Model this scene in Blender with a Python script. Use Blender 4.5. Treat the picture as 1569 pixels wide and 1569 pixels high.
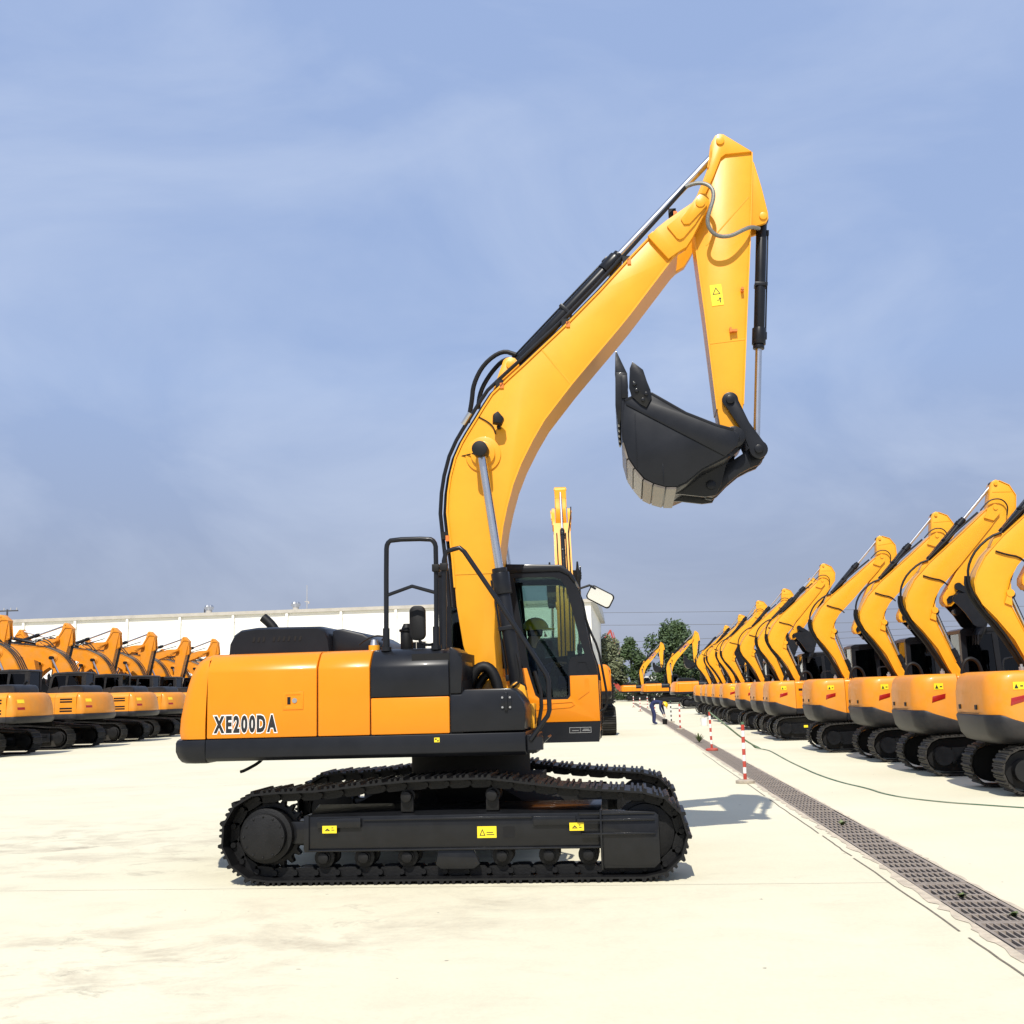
import bpy, bmesh, math, random
from mathutils import Vector, Matrix
from mathutils.geometry import tessellate_polygon
R = math.radians
random.seed(7)
S = bpy.context.scene
for o in list(bpy.data.objects): bpy.data.objects.remove(o)

# ------------------------------------------------------------------ camera, world, sun, exposure
cam = bpy.data.cameras.new('camera'); CAM = bpy.data.objects.new('camera', cam); S.collection.objects.link(CAM)
yaw, pitch, roll = R(5.8), R(9.15), 0.028
fw = Vector((-math.sin(yaw)*math.cos(pitch), math.cos(yaw)*math.cos(pitch), math.sin(pitch)))
r0 = Vector((math.cos(yaw), math.sin(yaw), 0)); u0 = r0.cross(fw)
rt = r0*math.cos(roll)-u0*math.sin(roll); up = u0*math.cos(roll)+r0*math.sin(roll)
CAM.matrix_world = Matrix(((rt.x, up.x, -fw.x, 0), (rt.y, up.y, -fw.y, 0), (rt.z, up.z, -fw.z, 1.70), (0, 0, 0, 1)))
cam.sensor_fit = 'HORIZONTAL'; cam.sensor_width = 36; cam.lens = 36*1710/1569; cam.clip_end = 5000; cam.clip_start = .1
S.camera = CAM
SUNV = Vector((-.045, -.83, 1.0)).normalized()
sun_el = math.asin(SUNV.z)
W = bpy.data.worlds.new('World'); S.world = W; W.use_nodes = True
nt = W.node_tree; nt.nodes.clear()
def nd(t, **k):
    n = nt.nodes.new(t)
    for a, b in k.items(): setattr(n, a, b)
    return n
sky = nd('ShaderNodeTexSky', sky_type='NISHITA', sun_disc=False, sun_elevation=sun_el, sun_rotation=math.atan2(SUNV.x, SUNV.y),
         altitude=50, air_density=1.15, dust_density=2.2, ozone_density=2.2)
tc = nd('ShaderNodeTexCoord'); mp = nd('ShaderNodeMapping'); mp.inputs['Scale'].default_value = (1.5, 1.5, 3.2); mp.inputs['Rotation'].default_value = (.25, .5, .3)
nz = nd('ShaderNodeTexNoise'); nz.inputs['Scale'].default_value = 1.7; nz.inputs['Detail'].default_value = 9; nz.inputs['Roughness'].default_value = .56; nz.inputs['Distortion'].default_value = .55
cr = nd('ShaderNodeValToRGB'); cr.color_ramp.elements[0].position = .42; cr.color_ramp.elements[1].position = .74
cr.color_ramp.elements[0].color = (0, 0, 0, 1); cr.color_ramp.elements[1].color = (.40, .40, .40, 1)
veil = nd('ShaderNodeMixRGB'); veil.inputs[0].default_value = .84
sxyz = nd('ShaderNodeSeparateXYZ'); hz_ = nd('ShaderNodeValToRGB'); he = hz_.color_ramp.elements
he[0].position = 0; he[0].color = (2.75, 3.15, 4.3, 1); he[1].position = .62; he[1].color = (3.15, 4.25, 6.85, 1)
for p_, c_ in ((.13, (2.9, 3.5, 5.05)), (.27, (3.1, 4.15, 6.5))): e_ = he.new(p_); e_.color = (*c_, 1)
mx = nd('ShaderNodeMixRGB'); mx.inputs[2].default_value = (6.0, 6.7, 8.0, 1)
bg = nd('ShaderNodeBackground'); bg.inputs[1].default_value = .094; wo = nd('ShaderNodeOutputWorld')
tint = nd('ShaderNodeMixRGB', blend_type='MULTIPLY'); tint.inputs[0].default_value = 1; tint.inputs[2].default_value = (1.03, .94, 1.0, 1)
l = nt.links.new
l(tc.outputs['Generated'], sxyz.inputs[0]); l(sxyz.outputs[2], hz_.inputs[0]); l(hz_.outputs[0], veil.inputs[2]); l(tc.outputs['Generated'], mp.inputs[0]); l(mp.outputs[0], nz.inputs[0]); l(nz.outputs[0], cr.inputs[0])
l(sky.outputs[0], tint.inputs[1]); l(tint.outputs[0], veil.inputs[1]); l(veil.outputs[0], mx.inputs[1]); l(cr.outputs[0], mx.inputs[0]); l(mx.outputs[0], bg.inputs[0]); l(bg.outputs[0], wo.inputs[0])
sd = bpy.data.lights.new('sun', 'SUN'); sd.energy = 4.3; sd.angle = R(.53); sd.color = (1, .955, .87)
SO = bpy.data.objects.new('sun', sd); S.collection.objects.link(SO); SO.rotation_euler = SUNV.to_track_quat('Z', 'Y').to_euler(); SO.location = (0, -5, 30)
S.view_settings.view_transform = 'Standard'; S.view_settings.look = 'None'; S.view_settings.exposure = .34; S.view_settings.gamma = 1
S.view_settings.use_curve_mapping = False
S.render.engine = 'CYCLES'

# ------------------------------------------------------------------ materials
def mat(name, col, rough=.5, metal=0, spec=.5, coat=0, var=.12, scale=6, bump=0, bscale=40, rvar=.1, col2=None, dust=0, dustcol=(.45, .36, .26)):
    m = bpy.data.materials.new(name); m.use_nodes = True
    t = m.node_tree; b = t.nodes['Principled BSDF']
    b.inputs['Roughness'].default_value = rough; b.inputs['Metallic'].default_value = metal
    b.inputs['Specular IOR Level'].default_value = spec; b.inputs['Coat Weight'].default_value = coat; b.inputs['Coat Roughness'].default_value = .08
    N = t.nodes.new; Lk = t.links.new
    co = N('ShaderNodeTexCoord')
    n = N('ShaderNodeTexNoise'); n.inputs['Scale'].default_value = scale; n.inputs['Detail'].default_value = 7; n.inputs['Roughness'].default_value = .6
    Lk(co.outputs['Object'], n.inputs[0])
    ramp = N('ShaderNodeValToRGB'); e = ramp.color_ramp.elements; e[0].position = .3; e[1].position = .7
    c2 = col2 or tuple(min(1, c*(1+var)) for c in col)
    e[0].color = (*[c*(1-var) for c in col], 1); e[1].color = (*c2, 1)
    Lk(n.outputs[0], ramp.inputs[0]); out = ramp.outputs[0]
    if dust:
        n2 = N('ShaderNodeTexNoise'); n2.inputs['Scale'].default_value = 1.6; n2.inputs['Detail'].default_value = 10; n2.inputs['Roughness'].default_value = .65
        Lk(co.outputs['Object'], n2.inputs[0])
        r2 = N('ShaderNodeValToRGB'); r2.color_ramp.elements[0].position = .42; r2.color_ramp.elements[1].position = .72
        r2.color_ramp.elements[0].color = (0, 0, 0, 1); r2.color_ramp.elements[1].color = (dust,)*3+(1,)
        Lk(n2.outputs[0], r2.inputs[0]); mm = N('ShaderNodeMixRGB'); mm.inputs[2].default_value = (*dustcol, 1)
        Lk(r2.outputs[0], mm.inputs[0]); Lk(out, mm.inputs[1]); out = mm.outputs[0]
        ma = N('ShaderNodeMath'); ma.operation = 'MULTIPLY_ADD'; ma.inputs[1].default_value = .4; ma.inputs[2].default_value = rough
        Lk(r2.outputs[0], ma.inputs[0]); Lk(ma.outputs[0], b.inputs['Roughness'])
    elif rvar:
        ma = N('ShaderNodeMapRange'); ma.inputs[3].default_value = max(.02, rough-rvar); ma.inputs[4].default_value = min(1, rough+rvar)
        Lk(n.outputs[0], ma.inputs[0]); Lk(ma.outputs[0], b.inputs['Roughness'])
    Lk(out, b.inputs['Base Color'])
    if bump:
        n3 = N('ShaderNodeTexNoise'); n3.inputs['Scale'].default_value = bscale; n3.inputs['Detail'].default_value = 5
        Lk(co.outputs['Object'], n3.inputs[0]); bp = N('ShaderNodeBump'); bp.inputs['Strength'].default_value = bump; bp.inputs['Distance'].default_value = .01
        Lk(n3.outputs[0], bp.inputs['Height']); Lk(bp.outputs[0], b.inputs['Normal'])
    return m
M = {}
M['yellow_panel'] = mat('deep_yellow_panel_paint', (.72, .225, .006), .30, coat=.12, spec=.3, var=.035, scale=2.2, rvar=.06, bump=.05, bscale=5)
M['yellow'] = mat('yellow_paint', (.76, .335, .016), .38, coat=.1, spec=.35, var=.045, scale=2.5, rvar=.06, bump=.04, bscale=9)
M['yellow_dusty'] = mat('dusty_yellow_paint', (.72, .25, .009), .42, coat=.08, spec=.35, var=.06, scale=3, dust=.42, dustcol=(.44, .26, .10))
M['dark'] = mat('charcoal_paint', (.0095, .0105, .0135), .34, coat=.05, spec=.24, var=.15, scale=4, rvar=.08)
M['dark_dusty'] = mat('dusty_charcoal_paint', (.014, .0145, .017), .45, spec=.3, var=.2, dust=.22, dustcol=(.13, .11, .09))
M['steel'] = mat('black_track_steel', (.0055, .0055, .006), .5, metal=0, spec=.3, var=.35, scale=9, bump=.25, bscale=60)
M['steel_dusty'] = mat('dusty_track_steel', (.008, .0078, .0075), .6, metal=0, spec=.3, var=.3, scale=9, dust=.3, dustcol=(.12, .105, .085))
M['frame'] = mat('black_frame_paint', (.0075, .008, .0095), .34, coat=.3, spec=.2, var=.25, scale=7, bump=.1, bscale=25)
M['rubber'] = mat('black_rubber', (.004, .004, .0045), .55, spec=.3, var=.2)
M['chrome'] = mat('chrome_rod', (.60, .60, .61), .27, metal=1, var=.03, rvar=.04)
M['silver'] = mat('steel_fitting', (.5, .5, .5), .3, metal=.9, var=.1)
M['braid'] = mat('braided_hose', (.17, .17, .155), .45, metal=.3, var=.4, scale=90)
M['wear'] = mat('bare_wear_plate', (.20, .17, .14), .38, metal=.7, var=.3, scale=5)
M['orange'] = mat('orange_clamp', (.62, .17, .02), .45, var=.1)
M['label'] = mat('yellow_label', (.80, .62, .02), .4, var=.03)
M['red'] = mat('red_lens', (.30, .010, .008), .2, coat=.4, var=.1)
M['redp'] = mat('red_paint', (.42, .035, .02), .5, var=.15, dust=.25)
M['white'] = mat('white_paint', (.76, .75, .71), .5, var=.05, dust=.15)
M['letter'] = mat('black_lettering', (.012, .012, .014), .45, var=.05)
M['purple'] = mat('violet_blue_lettering', (.03, .025, .22), .45, var=.05)
M['wall'] = mat('white_cladding', (.80, .78, .72), .55, var=.03, scale=.25, dust=.08)
M['gutter'] = mat('pale_grey_gutter', (.42, .39, .34), .5, var=.12, scale=1)
M['roof'] = mat('roof_sheet', (.45, .46, .47), .5, var=.1, scale=.3)
M['iron'] = mat('cast_grate', (.24, .20, .165), .75, var=.22, scale=8, bump=.4, bscale=70, dust=.35, dustcol=(.36, .31, .25))
M['shade_black'] = mat('drain_channel', (.006, .0055, .005), .95, var=.3)  # near-black: shade of deep recesses and the underside is put into this colour
M['mortar'] = mat('crumbling_mortar', (.50, .425, .32), .9, var=.22, scale=7, bump=.8, bscale=30)
M['joint'] = mat('joint_filler', (.16, .135, .10), .9, var=.3, scale=20)
M['conc'] = mat('cast_base', (.36, .31, .24), .85, var=.15, scale=12, bump=.4)
M['skin'] = mat('skin', (.42, .22, .14), .55, var=.08)
M['blue'] = mat('navy_overalls', (.012, .018, .075), .85, var=.25, scale=15)
M['helmet'] = mat('yellow_helmet', (.78, .55, .01), .3, coat=.3, var=.03)
M['seat'] = mat('seat_fabric', (.02, .021, .024), .9, var=.2)
M['interior'] = mat('cab_trim', (.035, .036, .038), .7, var=.15)
M['bark'] = mat('bark', (.10, .075, .05), .9, var=.3, scale=10)
M['green'] = mat('green_tape', (.055, .12, .06), .6, var=.25, scale=3, dust=.5, dustcol=(.4, .36, .26))
M['bolt'] = mat('bolt', (.06, .06, .065), .35, metal=.6, var=.2)
M['wire'] = mat('cable', (.05, .05, .055), .6, var=.1)
def leafmat(name, a, b):
    m = mat(name, a, .55, var=.3, scale=1.2, col2=b); m.node_tree.nodes['Principled BSDF'].inputs['Subsurface Weight'].default_value = 0
    return m
M['leaf1'] = leafmat('poplar_leaves', (.030, .052, .018), (.075, .12, .04))
M['leaf2'] = leafmat('pale_leaves', (.09, .11, .055), (.22, .24, .13))
M['weed'] = leafmat('weed_leaves', (.10, .15, .04), (.17, .22, .08))
M['leaf3'] = leafmat('hedge_leaves', (.028, .045, .016), (.06, .09, .03))
def glass(name, tintc, refl=.10):
    m = bpy.data.materials.new(name); m.use_nodes = True; t = m.node_tree; t.nodes.clear()
    o = t.nodes.new('ShaderNodeOutputMaterial'); a = t.nodes.new('ShaderNodeBsdfTransparent'); g = t.nodes.new('ShaderNodeBsdfGlossy'); x = t.nodes.new('ShaderNodeMixShader')
    f = t.nodes.new('ShaderNodeFresnel'); f.inputs[0].default_value = 1.45; nn = t.nodes.new('ShaderNodeTexNoise'); nn.inputs['Scale'].default_value = 3
    rr = t.nodes.new('ShaderNodeMapRange'); rr.inputs[3].default_value = .01; rr.inputs[4].default_value = .05
    t.links.new(nn.outputs[0], rr.inputs[0]); t.links.new(rr.outputs[0], g.inputs['Roughness'])
    a.inputs[0].default_value = (*tintc, 1); g.inputs[0].default_value = (.9, .95, 1, 1)
    t.links.new(f.outputs[0], x.inputs[0]); t.links.new(a.outputs[0], x.inputs[1]); t.links.new(g.outputs[0], x.inputs[2]); t.links.new(x.outputs[0], o.inputs[0])
    return m
M['glass'] = glass('cab_glass', (.66, .76, .72))
M['glass_dark'] = glass('tinted_glass', (.16, .18, .17))
M['mirror'] = mat('mirror_face', (.92, .92, .93), .03, metal=1, var=.01, rvar=0)

# ------------------------------------------------------------------ mesh helpers
COL = S.collection
class MB:
    def __init__(s): s.v = []; s.f = []; s.mi = []; s.cur = 0
    def add(s, vs, fs):
        k = len(s.v); s.v += [tuple(v) for v in vs]
        for f in fs: s.f.append(tuple(i+k for i in f)); s.mi.append(s.cur)
        return s
    def box(s, x0, x1, y0, y1, z0, z1, mtx=None):
        vs = [Vector((x, y, z)) for x in (x0, x1) for y in (y0, y1) for z in (z0, z1)]
        if mtx: vs = [mtx @ v for v in vs]
        return s.add(vs, [(0, 1, 3, 2), (4, 6, 7, 5), (0, 4, 5, 1), (2, 3, 7, 6), (0, 2, 6, 4), (1, 5, 7, 3)])
    def prism(s, prof, y0, y1, holes=()):
        "profile in x,z extruded along y"
        area = sum(prof[i-1][0]*prof[i][1]-prof[i][0]*prof[i-1][1] for i in range(len(prof)))
        if area < 0: prof = prof[::-1]
        loops = [prof]+[list(h) for h in holes]
        n = sum(len(q) for q in loops); flat = [p for q in loops for p in q]
        vs = [(x, y0, z) for x, z in flat]+[(x, y1, z) for x, z in flat]; fs = []
        if holes:
            for a, b, c in tessellate_polygon([[Vector((x, z, 0)) for x, z in q] for q in loops]):
                A, B, C = flat[a], flat[b], flat[c]
                if (B[0]-A[0])*(C[1]-A[1])-(B[1]-A[1])*(C[0]-A[0]) < 0: b, c = c, b
                fs.append((a, b, c)); fs.append((a+n, c+n, b+n))
        else:
            fs.append(tuple(range(n))); fs.append(tuple(range(2*n-1, n-1, -1)))
        k = 0
        for q in loops:
            m = len(q)
            for i in range(m):
                a, b = k+i, k+(i+1) % m; fs.append((a, a+n, b+n, b))
            k += m
        return s.add(vs, fs)
    def xprism(s, prof, x0, x1):
        "profile in y,z extruded along x"
        area = sum(prof[i-1][0]*prof[i][1]-prof[i][0]*prof[i-1][1] for i in range(len(prof)))
        if area < 0: prof = prof[::-1]
        n = len(prof); vs = [(x0, y, z) for y, z in prof]+[(x1, y, z) for y, z in prof]
        return s.add(vs, [tuple(range(n-1, -1, -1)), tuple(range(n, 2*n))]+[(i, (i+1) % n, (i+1) % n+n, i+n) for i in range(n)])
    def zprism(s, prof, z0, z1):
        area = sum(prof[i-1][0]*prof[i][1]-prof[i][0]*prof[i-1][1] for i in range(len(prof)))
        if area < 0: prof = prof[::-1]
        n = len(prof); vs = [(x, y, z0) for x, y in prof]+[(x, y, z1) for x, y in prof]
        return s.add(vs, [tuple(range(n-1, -1, -1)), tuple(range(n, 2*n))]+[(i, (i+1) % n, (i+1) % n+n, i+n) for i in range(n)])
    def loft(s, rings, cap=True):
        n = len(rings[0]); vs = [p for r_ in rings for p in r_]; fs = []
        for k in range(len(rings)-1):
            for i in range(n): fs.append((k*n+i, k*n+(i+1) % n, (k+1)*n+(i+1) % n, (k+1)*n+i))
        if cap: fs.append(tuple(range(n-1, -1, -1))); fs.append(tuple(range((len(rings)-1)*n, len(rings)*n)))
        return s.add(vs, fs)
    def cyl(s, p, q, r, r2=None, n=16):
        p, q = Vector(p), Vector(q); d = (q-p).normalized(); a = d.orthogonal().normalized(); b = d.cross(a); r2 = r if r2 is None else r2
        rings = [[p+(a*math.cos(t)+b*math.sin(t))*r for t in [2*math.pi*i/n for i in range(n)]], [q+(a*math.cos(t)+b*math.sin(t))*r2 for t in [2*math.pi*i/n for i in range(n)]]]
        return s.loft(rings)
    def ydisc(s, x, z, y0, y1, r, n=24): return s.cyl((x, y0, z), (x, y1, z), r, n=n)
    def tube(s, pts, r, n=8, smooth=0):
        P_ = [Vector(p) for p in pts]
        for _ in range(smooth):
            Q = [P_[0]]
            for a, b in zip(P_, P_[1:]): Q += [a*.75+b*.25, a*.25+b*.75]
            P_ = Q+[P_[-1]]
        rings = []; pa = None
        for i, p in enumerate(P_):
            d = (P_[min(i+1, len(P_)-1)]-P_[max(i-1, 0)]).normalized()
            a = d.orthogonal().normalized() if pa is None else (pa-d*pa.dot(d)).normalized()
            pa = a; b = d.cross(a)
            rings.append([p+(a*math.cos(2*math.pi*k/n)+b*math.sin(2*math.pi*k/n))*r for k in range(n)])
        return s.loft(rings)
    def mesh(s, name, mats, bevel=0, seg=2, ang=35):
        me = bpy.data.meshes.new(name)
        mats = mats if isinstance(mats, (list, tuple)) else [mats]
        bm = bmesh.new(); vs = [bm.verts.new(v) for v in s.v]
        for f, k in zip(s.f, s.mi):
            try: g = bm.faces.new([vs[i] for i in f]); g.material_index = k
            except ValueError: pass
        bmesh.ops.recalc_face_normals(bm, faces=bm.faces)
        if bevel:
            ed = [e for e in bm.edges if len(e.link_faces) == 2 and e.calc_face_angle(0) > R(28)]
            bmesh.ops.bevel(bm, geom=ed, offset=bevel, segments=seg, profile=.5, affect='EDGES', clamp_overlap=True)
        bm.to_mesh(me); bm.free()
        for m in mats: me.materials.append(M[m] if isinstance(m, str) else m)
        for p in me.polygons: p.use_smooth = True
        me.set_sharp_from_angle(angle=R(ang))
        return me
    def obj(s, name, mats, parent=None, bevel=0, **k): return link(name, s.mesh(name, mats, bevel, **k), parent)
def link(name, me, parent=None, mtx=None):
    o = bpy.data.objects.new(name, me); COL.objects.link(o)
    if parent is not None: o.parent = parent
    if mtx is not None: o.matrix_basis = mtx
    return o
def empty(name, loc=(0, 0, 0), rz=0, scale=1):
    o = bpy.data.objects.new(name, None); COL.objects.link(o); o.location = loc; o.rotation_euler = (0, 0, rz); o.scale = (scale,)*3; o.empty_display_size = .3
    return o
def tag(o, label, cat=None, group=None, kind=None):
    if label: o['label'] = label
    if cat: o['category'] = cat
    if group: o['group'] = group
    if kind: o['kind'] = kind
    return o
def struct(o, label=None): o['kind'] = 'structure'; return o
def text_mesh(txt, size, ext=.002, bold=0.0, sx=1.0, shear=0, sp=1.0):
    cu = bpy.data.curves.new('lettering', 'FONT'); cu.body = txt; cu.size = size; cu.extrude = ext; cu.offset = bold; cu.shear = shear; cu.align_x = 'LEFT'; cu.space_character = sp; cu.resolution_u = 3
    ob = bpy.data.objects.new('tmp', cu); COL.objects.link(ob); ob.scale = (sx, 1, 1)
    dg = bpy.context.evaluated_depsgraph_get(); me = bpy.data.meshes.new_from_object(ob.evaluated_get(dg)); me.transform(Matrix.Diagonal((sx, 1, 1, 1)))
    bpy.data.objects.remove(ob); bpy.data.curves.remove(cu)
    return me
def rotY(c, a):   # rotation by a about the y axis through (x,z)=c
    return Matrix.Translation((c[0], 0, c[1])) @ Matrix.Rotation(a, 4, 'Y') @ Matrix.Translation((-c[0], 0, -c[1]))
def along(p, q, y=0):  # matrix taking local +X (from origin) to the direction p->q in the xz plane
    return Matrix.Translation((p[0], y, p[1])) @ Matrix.Rotation(-math.atan2(q[1]-p[1], q[0]-p[0]), 4, 'Y')
def mv(m, p): v = m @ Vector((p[0], 0, p[1])); return (v.x, v.z)
def dist(p, q): return math.hypot(p[0]-q[0], p[1]-q[1])
# ------------------------------------------------------------------ crawler tracks
def resample(path, n):
    P_ = path+[path[0]]; L_ = [0]
    for a, b in zip(P_, P_[1:]): L_.append(L_[-1]+dist(a, b))
    tot = L_[-1]; out = []; k = 0
    for i in range(n):
        t = tot*i/n
        while L_[k+1] < t: k += 1
        u = (t-L_[k])/(L_[k+1]-L_[k]); out.append((P_[k][0]+(P_[k+1][0]-P_[k][0])*u, P_[k][1]+(P_[k+1][1]-P_[k][1])*u))
    return out, tot/n
def arc(c, r, a0, a1, n): return [(c[0]+r*math.cos(R(a0+(a1-a0)*i/n)), c[1]+r*math.sin(R(a0+(a1-a0)*i/n))) for i in range(n+1)]
def shoe_frames(path, n):
    pts, pitch = resample(path, n); fr = []
    for i in range(n):
        a, b = pts[i], pts[(i+1) % n]; c = ((a[0]+b[0])/2, (a[1]+b[1])/2)
        fr.append(Matrix.Translation((c[0], 0, c[1])) @ Matrix.Rotation(-math.atan2(b[1]-a[1], b[0]-a[0]), 4, 'Y'))
    return fr, pitch
def shoe_mb(p, w, g=.030):
    h = p*.5; t = .018
    pr = [(-h-.012, -t), (h-.016, -t), (h-.004, -.004), (h-.004, .0), (h-.035, .0), (h-.040, g*.8), (h-.058, g*.8), (h-.063, 0), (.016, 0), (.010, g*.8), (-.010, g*.8), (-.016, 0),
          (-h+.030, 0), (-h+.022, g), (-h-.002, g), (-h-.012, .006)]
    return MB().prism(pr, -w/2, w/2)
def link_mb(p, y1=.105, hgt=.085, pr=.026):
    m = MB(); h = p*.5
    for s in (-1, 1):
        a, b = sorted((s*y1, s*(y1-.04)))
        m.prism([(-h*.75, -.019), (h*.55, -.019), (h*1.0, -.045), (h*1.0, -.019-hgt*.9), (h*.5, -.019-hgt), (-h*.6, -.019-hgt), (-h*1.02, -.06)], a, b)
        m.cyl((-h, s*(y1-.005), -.06), (-h, s*(y1+.035), -.06), pr, n=8)
    m.cyl((-h, -y1, -.06), (-h, y1, -.06), pr*.8, n=8)
    return m
CACHE = {}
def part(name, key, fn, mats, parent, bevel=0, mtx=None, **k):
    if key not in CACHE: CACHE[key] = fn().mesh(name, mats, bevel, **k)
    return link(name, CACHE[key], parent, mtx)
T = Matrix.Translation
I4 = Matrix.Identity(4)

# ------------------------------------------------------------------ twenty-tonne excavator (local frame: x forward, slew axis at origin, right side at -y)
FOOT = (.20, 1.81); TIP = (2.667, 6.83)
BIGPATH = ([(1.75, .03), (-1.78, .03)]+arc((-1.75, .435), .405, 262, 100, 14)+[(-1.70, .838), (-1.244, .848), (-.784, .893), (-.42, .922), (.08, .936), (.38, .934), (.65, .895), (.91, .858), (1.35, .815), (1.70, .792)]
           + arc((1.78, .405), .375, 88, -88, 14))
BOOM = [(.30, 1.70), (.12, 1.70), (.06, 1.915), (-.02, 2.192), (-.081, 2.609), (-.094, 2.797), (-.113, 3.094), (-.139, 3.361), (-.16, 3.593), (-.145, 3.807), (-.115, 3.986), (-.061, 4.183), (.014, 4.343), (.079, 4.449),
        (.172, 4.59), (.257, 4.723), (.354, 4.865), (.534, 5.025), (.709, 5.175), (.883, 5.33), (1.188, 5.6), (1.558, 5.955), (1.839, 6.245), (2.148, 6.55), (2.397, 6.305), (2.334, 6.246), (1.867, 5.668), (1.749, 5.53),
        (1.479, 5.229), (1.21, 4.926), (1.053, 4.734), (.904, 4.551), (.773, 4.34), (.642, 4.094), (.547, 3.865), (.479, 3.636), (.429, 3.425), (.393, 3.197), (.361, 2.988), (.33, 2.595), (.31, 2.251), (.33, 1.85)]
FORK = [(2.10, 6.50), (2.19, 6.595), (2.301, 6.678), (2.453, 6.775), (2.584, 6.858), (2.634, 6.925), (2.676, 6.958), (2.729, 6.95), (2.764, 6.895), (2.766, 6.824), (2.732, 6.762), (2.659, 6.632), (2.57, 6.469), (2.498, 6.361), (2.396, 6.304), (2.30, 6.24)]
ARM = [(2.832, 7.571), (2.849, 7.628), (2.885, 7.669), (2.927, 7.686), (2.973, 7.677), (3.044, 7.612), (3.27, 7.454), (3.263, 7.273), (3.205, 6.601), (3.105, 5.624), (3.01, 4.633), (2.974, 4.36), (2.95, 4.25), (2.88, 4.18), (2.81, 4.24),
       (2.759, 4.358), (2.733, 4.591), (2.664, 5.652), (2.634, 6.031), (2.607, 6.402), (2.60, 6.65), (2.595, 6.87), (2.637, 6.974), (2.699, 7.114), (2.784, 7.311), (2.81, 7.411)]
BRACK = [(3.20, 7.46), (3.29, 7.354), (3.355, 7.057), (3.404, 6.765), (3.405, 6.70), (3.38, 6.655), (3.34, 6.64), (3.19, 6.60)]
BSIDE = [(1.767, 4.632), (1.843, 4.672), (1.94, 4.70), (2.043, 4.687), (2.194, 4.58), (2.378, 4.464), (2.562, 4.377), (2.68, 4.322), (2.758, 4.285), (2.851, 4.264), (2.90, 4.20), (2.88, 4.10), (2.797, 4.032), (2.749, 3.993), (2.509, 3.88), (2.341, 3.751),
         (2.232, 3.708), (2.138, 3.715), (2.019, 3.755), (1.93, 3.81), (1.838, 3.927), (1.781, 4.027), (1.741, 4.183), (1.73, 4.323), (1.738, 4.492)]
SHELL = [(2.80, 4.02), (2.749, 3.993), (2.509, 3.88), (2.341, 3.751), (2.232, 3.708), (2.138, 3.715), (2.019, 3.755), (1.93, 3.81), (1.838, 3.927), (1.781, 4.027), (1.741, 4.183), (1.73, 4.323), (1.738, 4.492), (1.75, 4.66), (1.765, 4.86)]
SCUT = [(1.83, 4.964), (1.86, 5.033), (1.966, 4.941), (2.001, 4.811), (2.031, 4.725), (2.04, 4.639), (1.981, 4.537), (1.922, 4.576), (1.837, 4.665), (1.814, 4.765)]
HLINK = [(3.19, 4.20), (3.225, 4.15), (3.20, 4.06), (3.129, 3.985), (3.045, 3.955), (2.932, 3.90), (2.803, 3.80), (2.701, 3.70), (2.643, 3.665), (2.574, 3.68), (2.555, 3.75), (2.585, 3.838), (2.657, 3.905), (2.728, 3.955), (2.871, 4.047), (2.986, 4.117), (3.054, 4.17), (3.12, 4.215)]
CABO = [(-.38, 3.0), (-.30, 3.05), (.40, 3.062), (.981, 3.035), (1.088, 2.955), (1.139, 2.86), (1.189, 2.72), (1.276, 2.157), (1.332, 1.977), (1.353, 1.834), (1.361, 1.357), (1.335, 1.148), (-.38, 1.148)]
CABW = [(.46, 2.94), (.90, 2.93), (.98, 2.90), (1.035, 2.82), (1.109, 2.505), (1.165, 2.25), (1.215, 2.075), (1.06, 2.05), (1.035, 1.98), (1.025, 1.66), (1.0, 1.632), (.735, 1.63), (.69, 1.67), (.665, 1.74), (.60, 1.98)]
CABW2 = [(-.24, 2.90), (.34, 2.93), (.46, 2.10), (-.24, 2.10)]
CYEL = [(1.045, 1.855), (1.346, 1.855), (1.354, 1.366), (-.37, 1.366), (-.37, 1.95), (.58, 1.95), (.64, 1.74), (.665, 1.655), (.725, 1.605), (1.015, 1.605), (1.045, 1.64)]
CABWF = [(.46, 2.94), (.90, 2.93), (.98, 2.90), (1.035, 2.82), (1.109, 2.505), (1.165, 2.25), (1.19, 2.12), (.52, 2.06)]
HSEC = [(-1.35, 1.335), (-1.35, 1.955), (-1.342, 1.985), (-1.30, 2.045), (-1.235, 2.108), (-1.18, 2.132), (-1.05, 2.142), (-.55, 2.15), (-.55, 1.335)]
def cw_ring(d, z, ex=0):
    out = []; Rr = 2.925-d+ex; hw = 1.35-min(d*.55, .2); a = math.asin(min(.99, (hw-.16)/Rr))
    for i in range(17):
        t = -a+2*a*i/16; out.append((-Rr*math.cos(t), -Rr*math.sin(t), z))
    x1 = out[0][0]
    q = [(-2.37, hw, z), (x1+.14, hw, z), (x1+.035, hw-.045, z)]
    return q+out+[(x1+.035, -(hw-.045), z), (x1+.14, -hw, z), (-2.37, -hw, z)]
CWP = ((1.335, .012), (1.40, .0), (1.53, .008), (1.73, .045), (1.85, .075), (1.95, .105), (2.024, .145))
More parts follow.
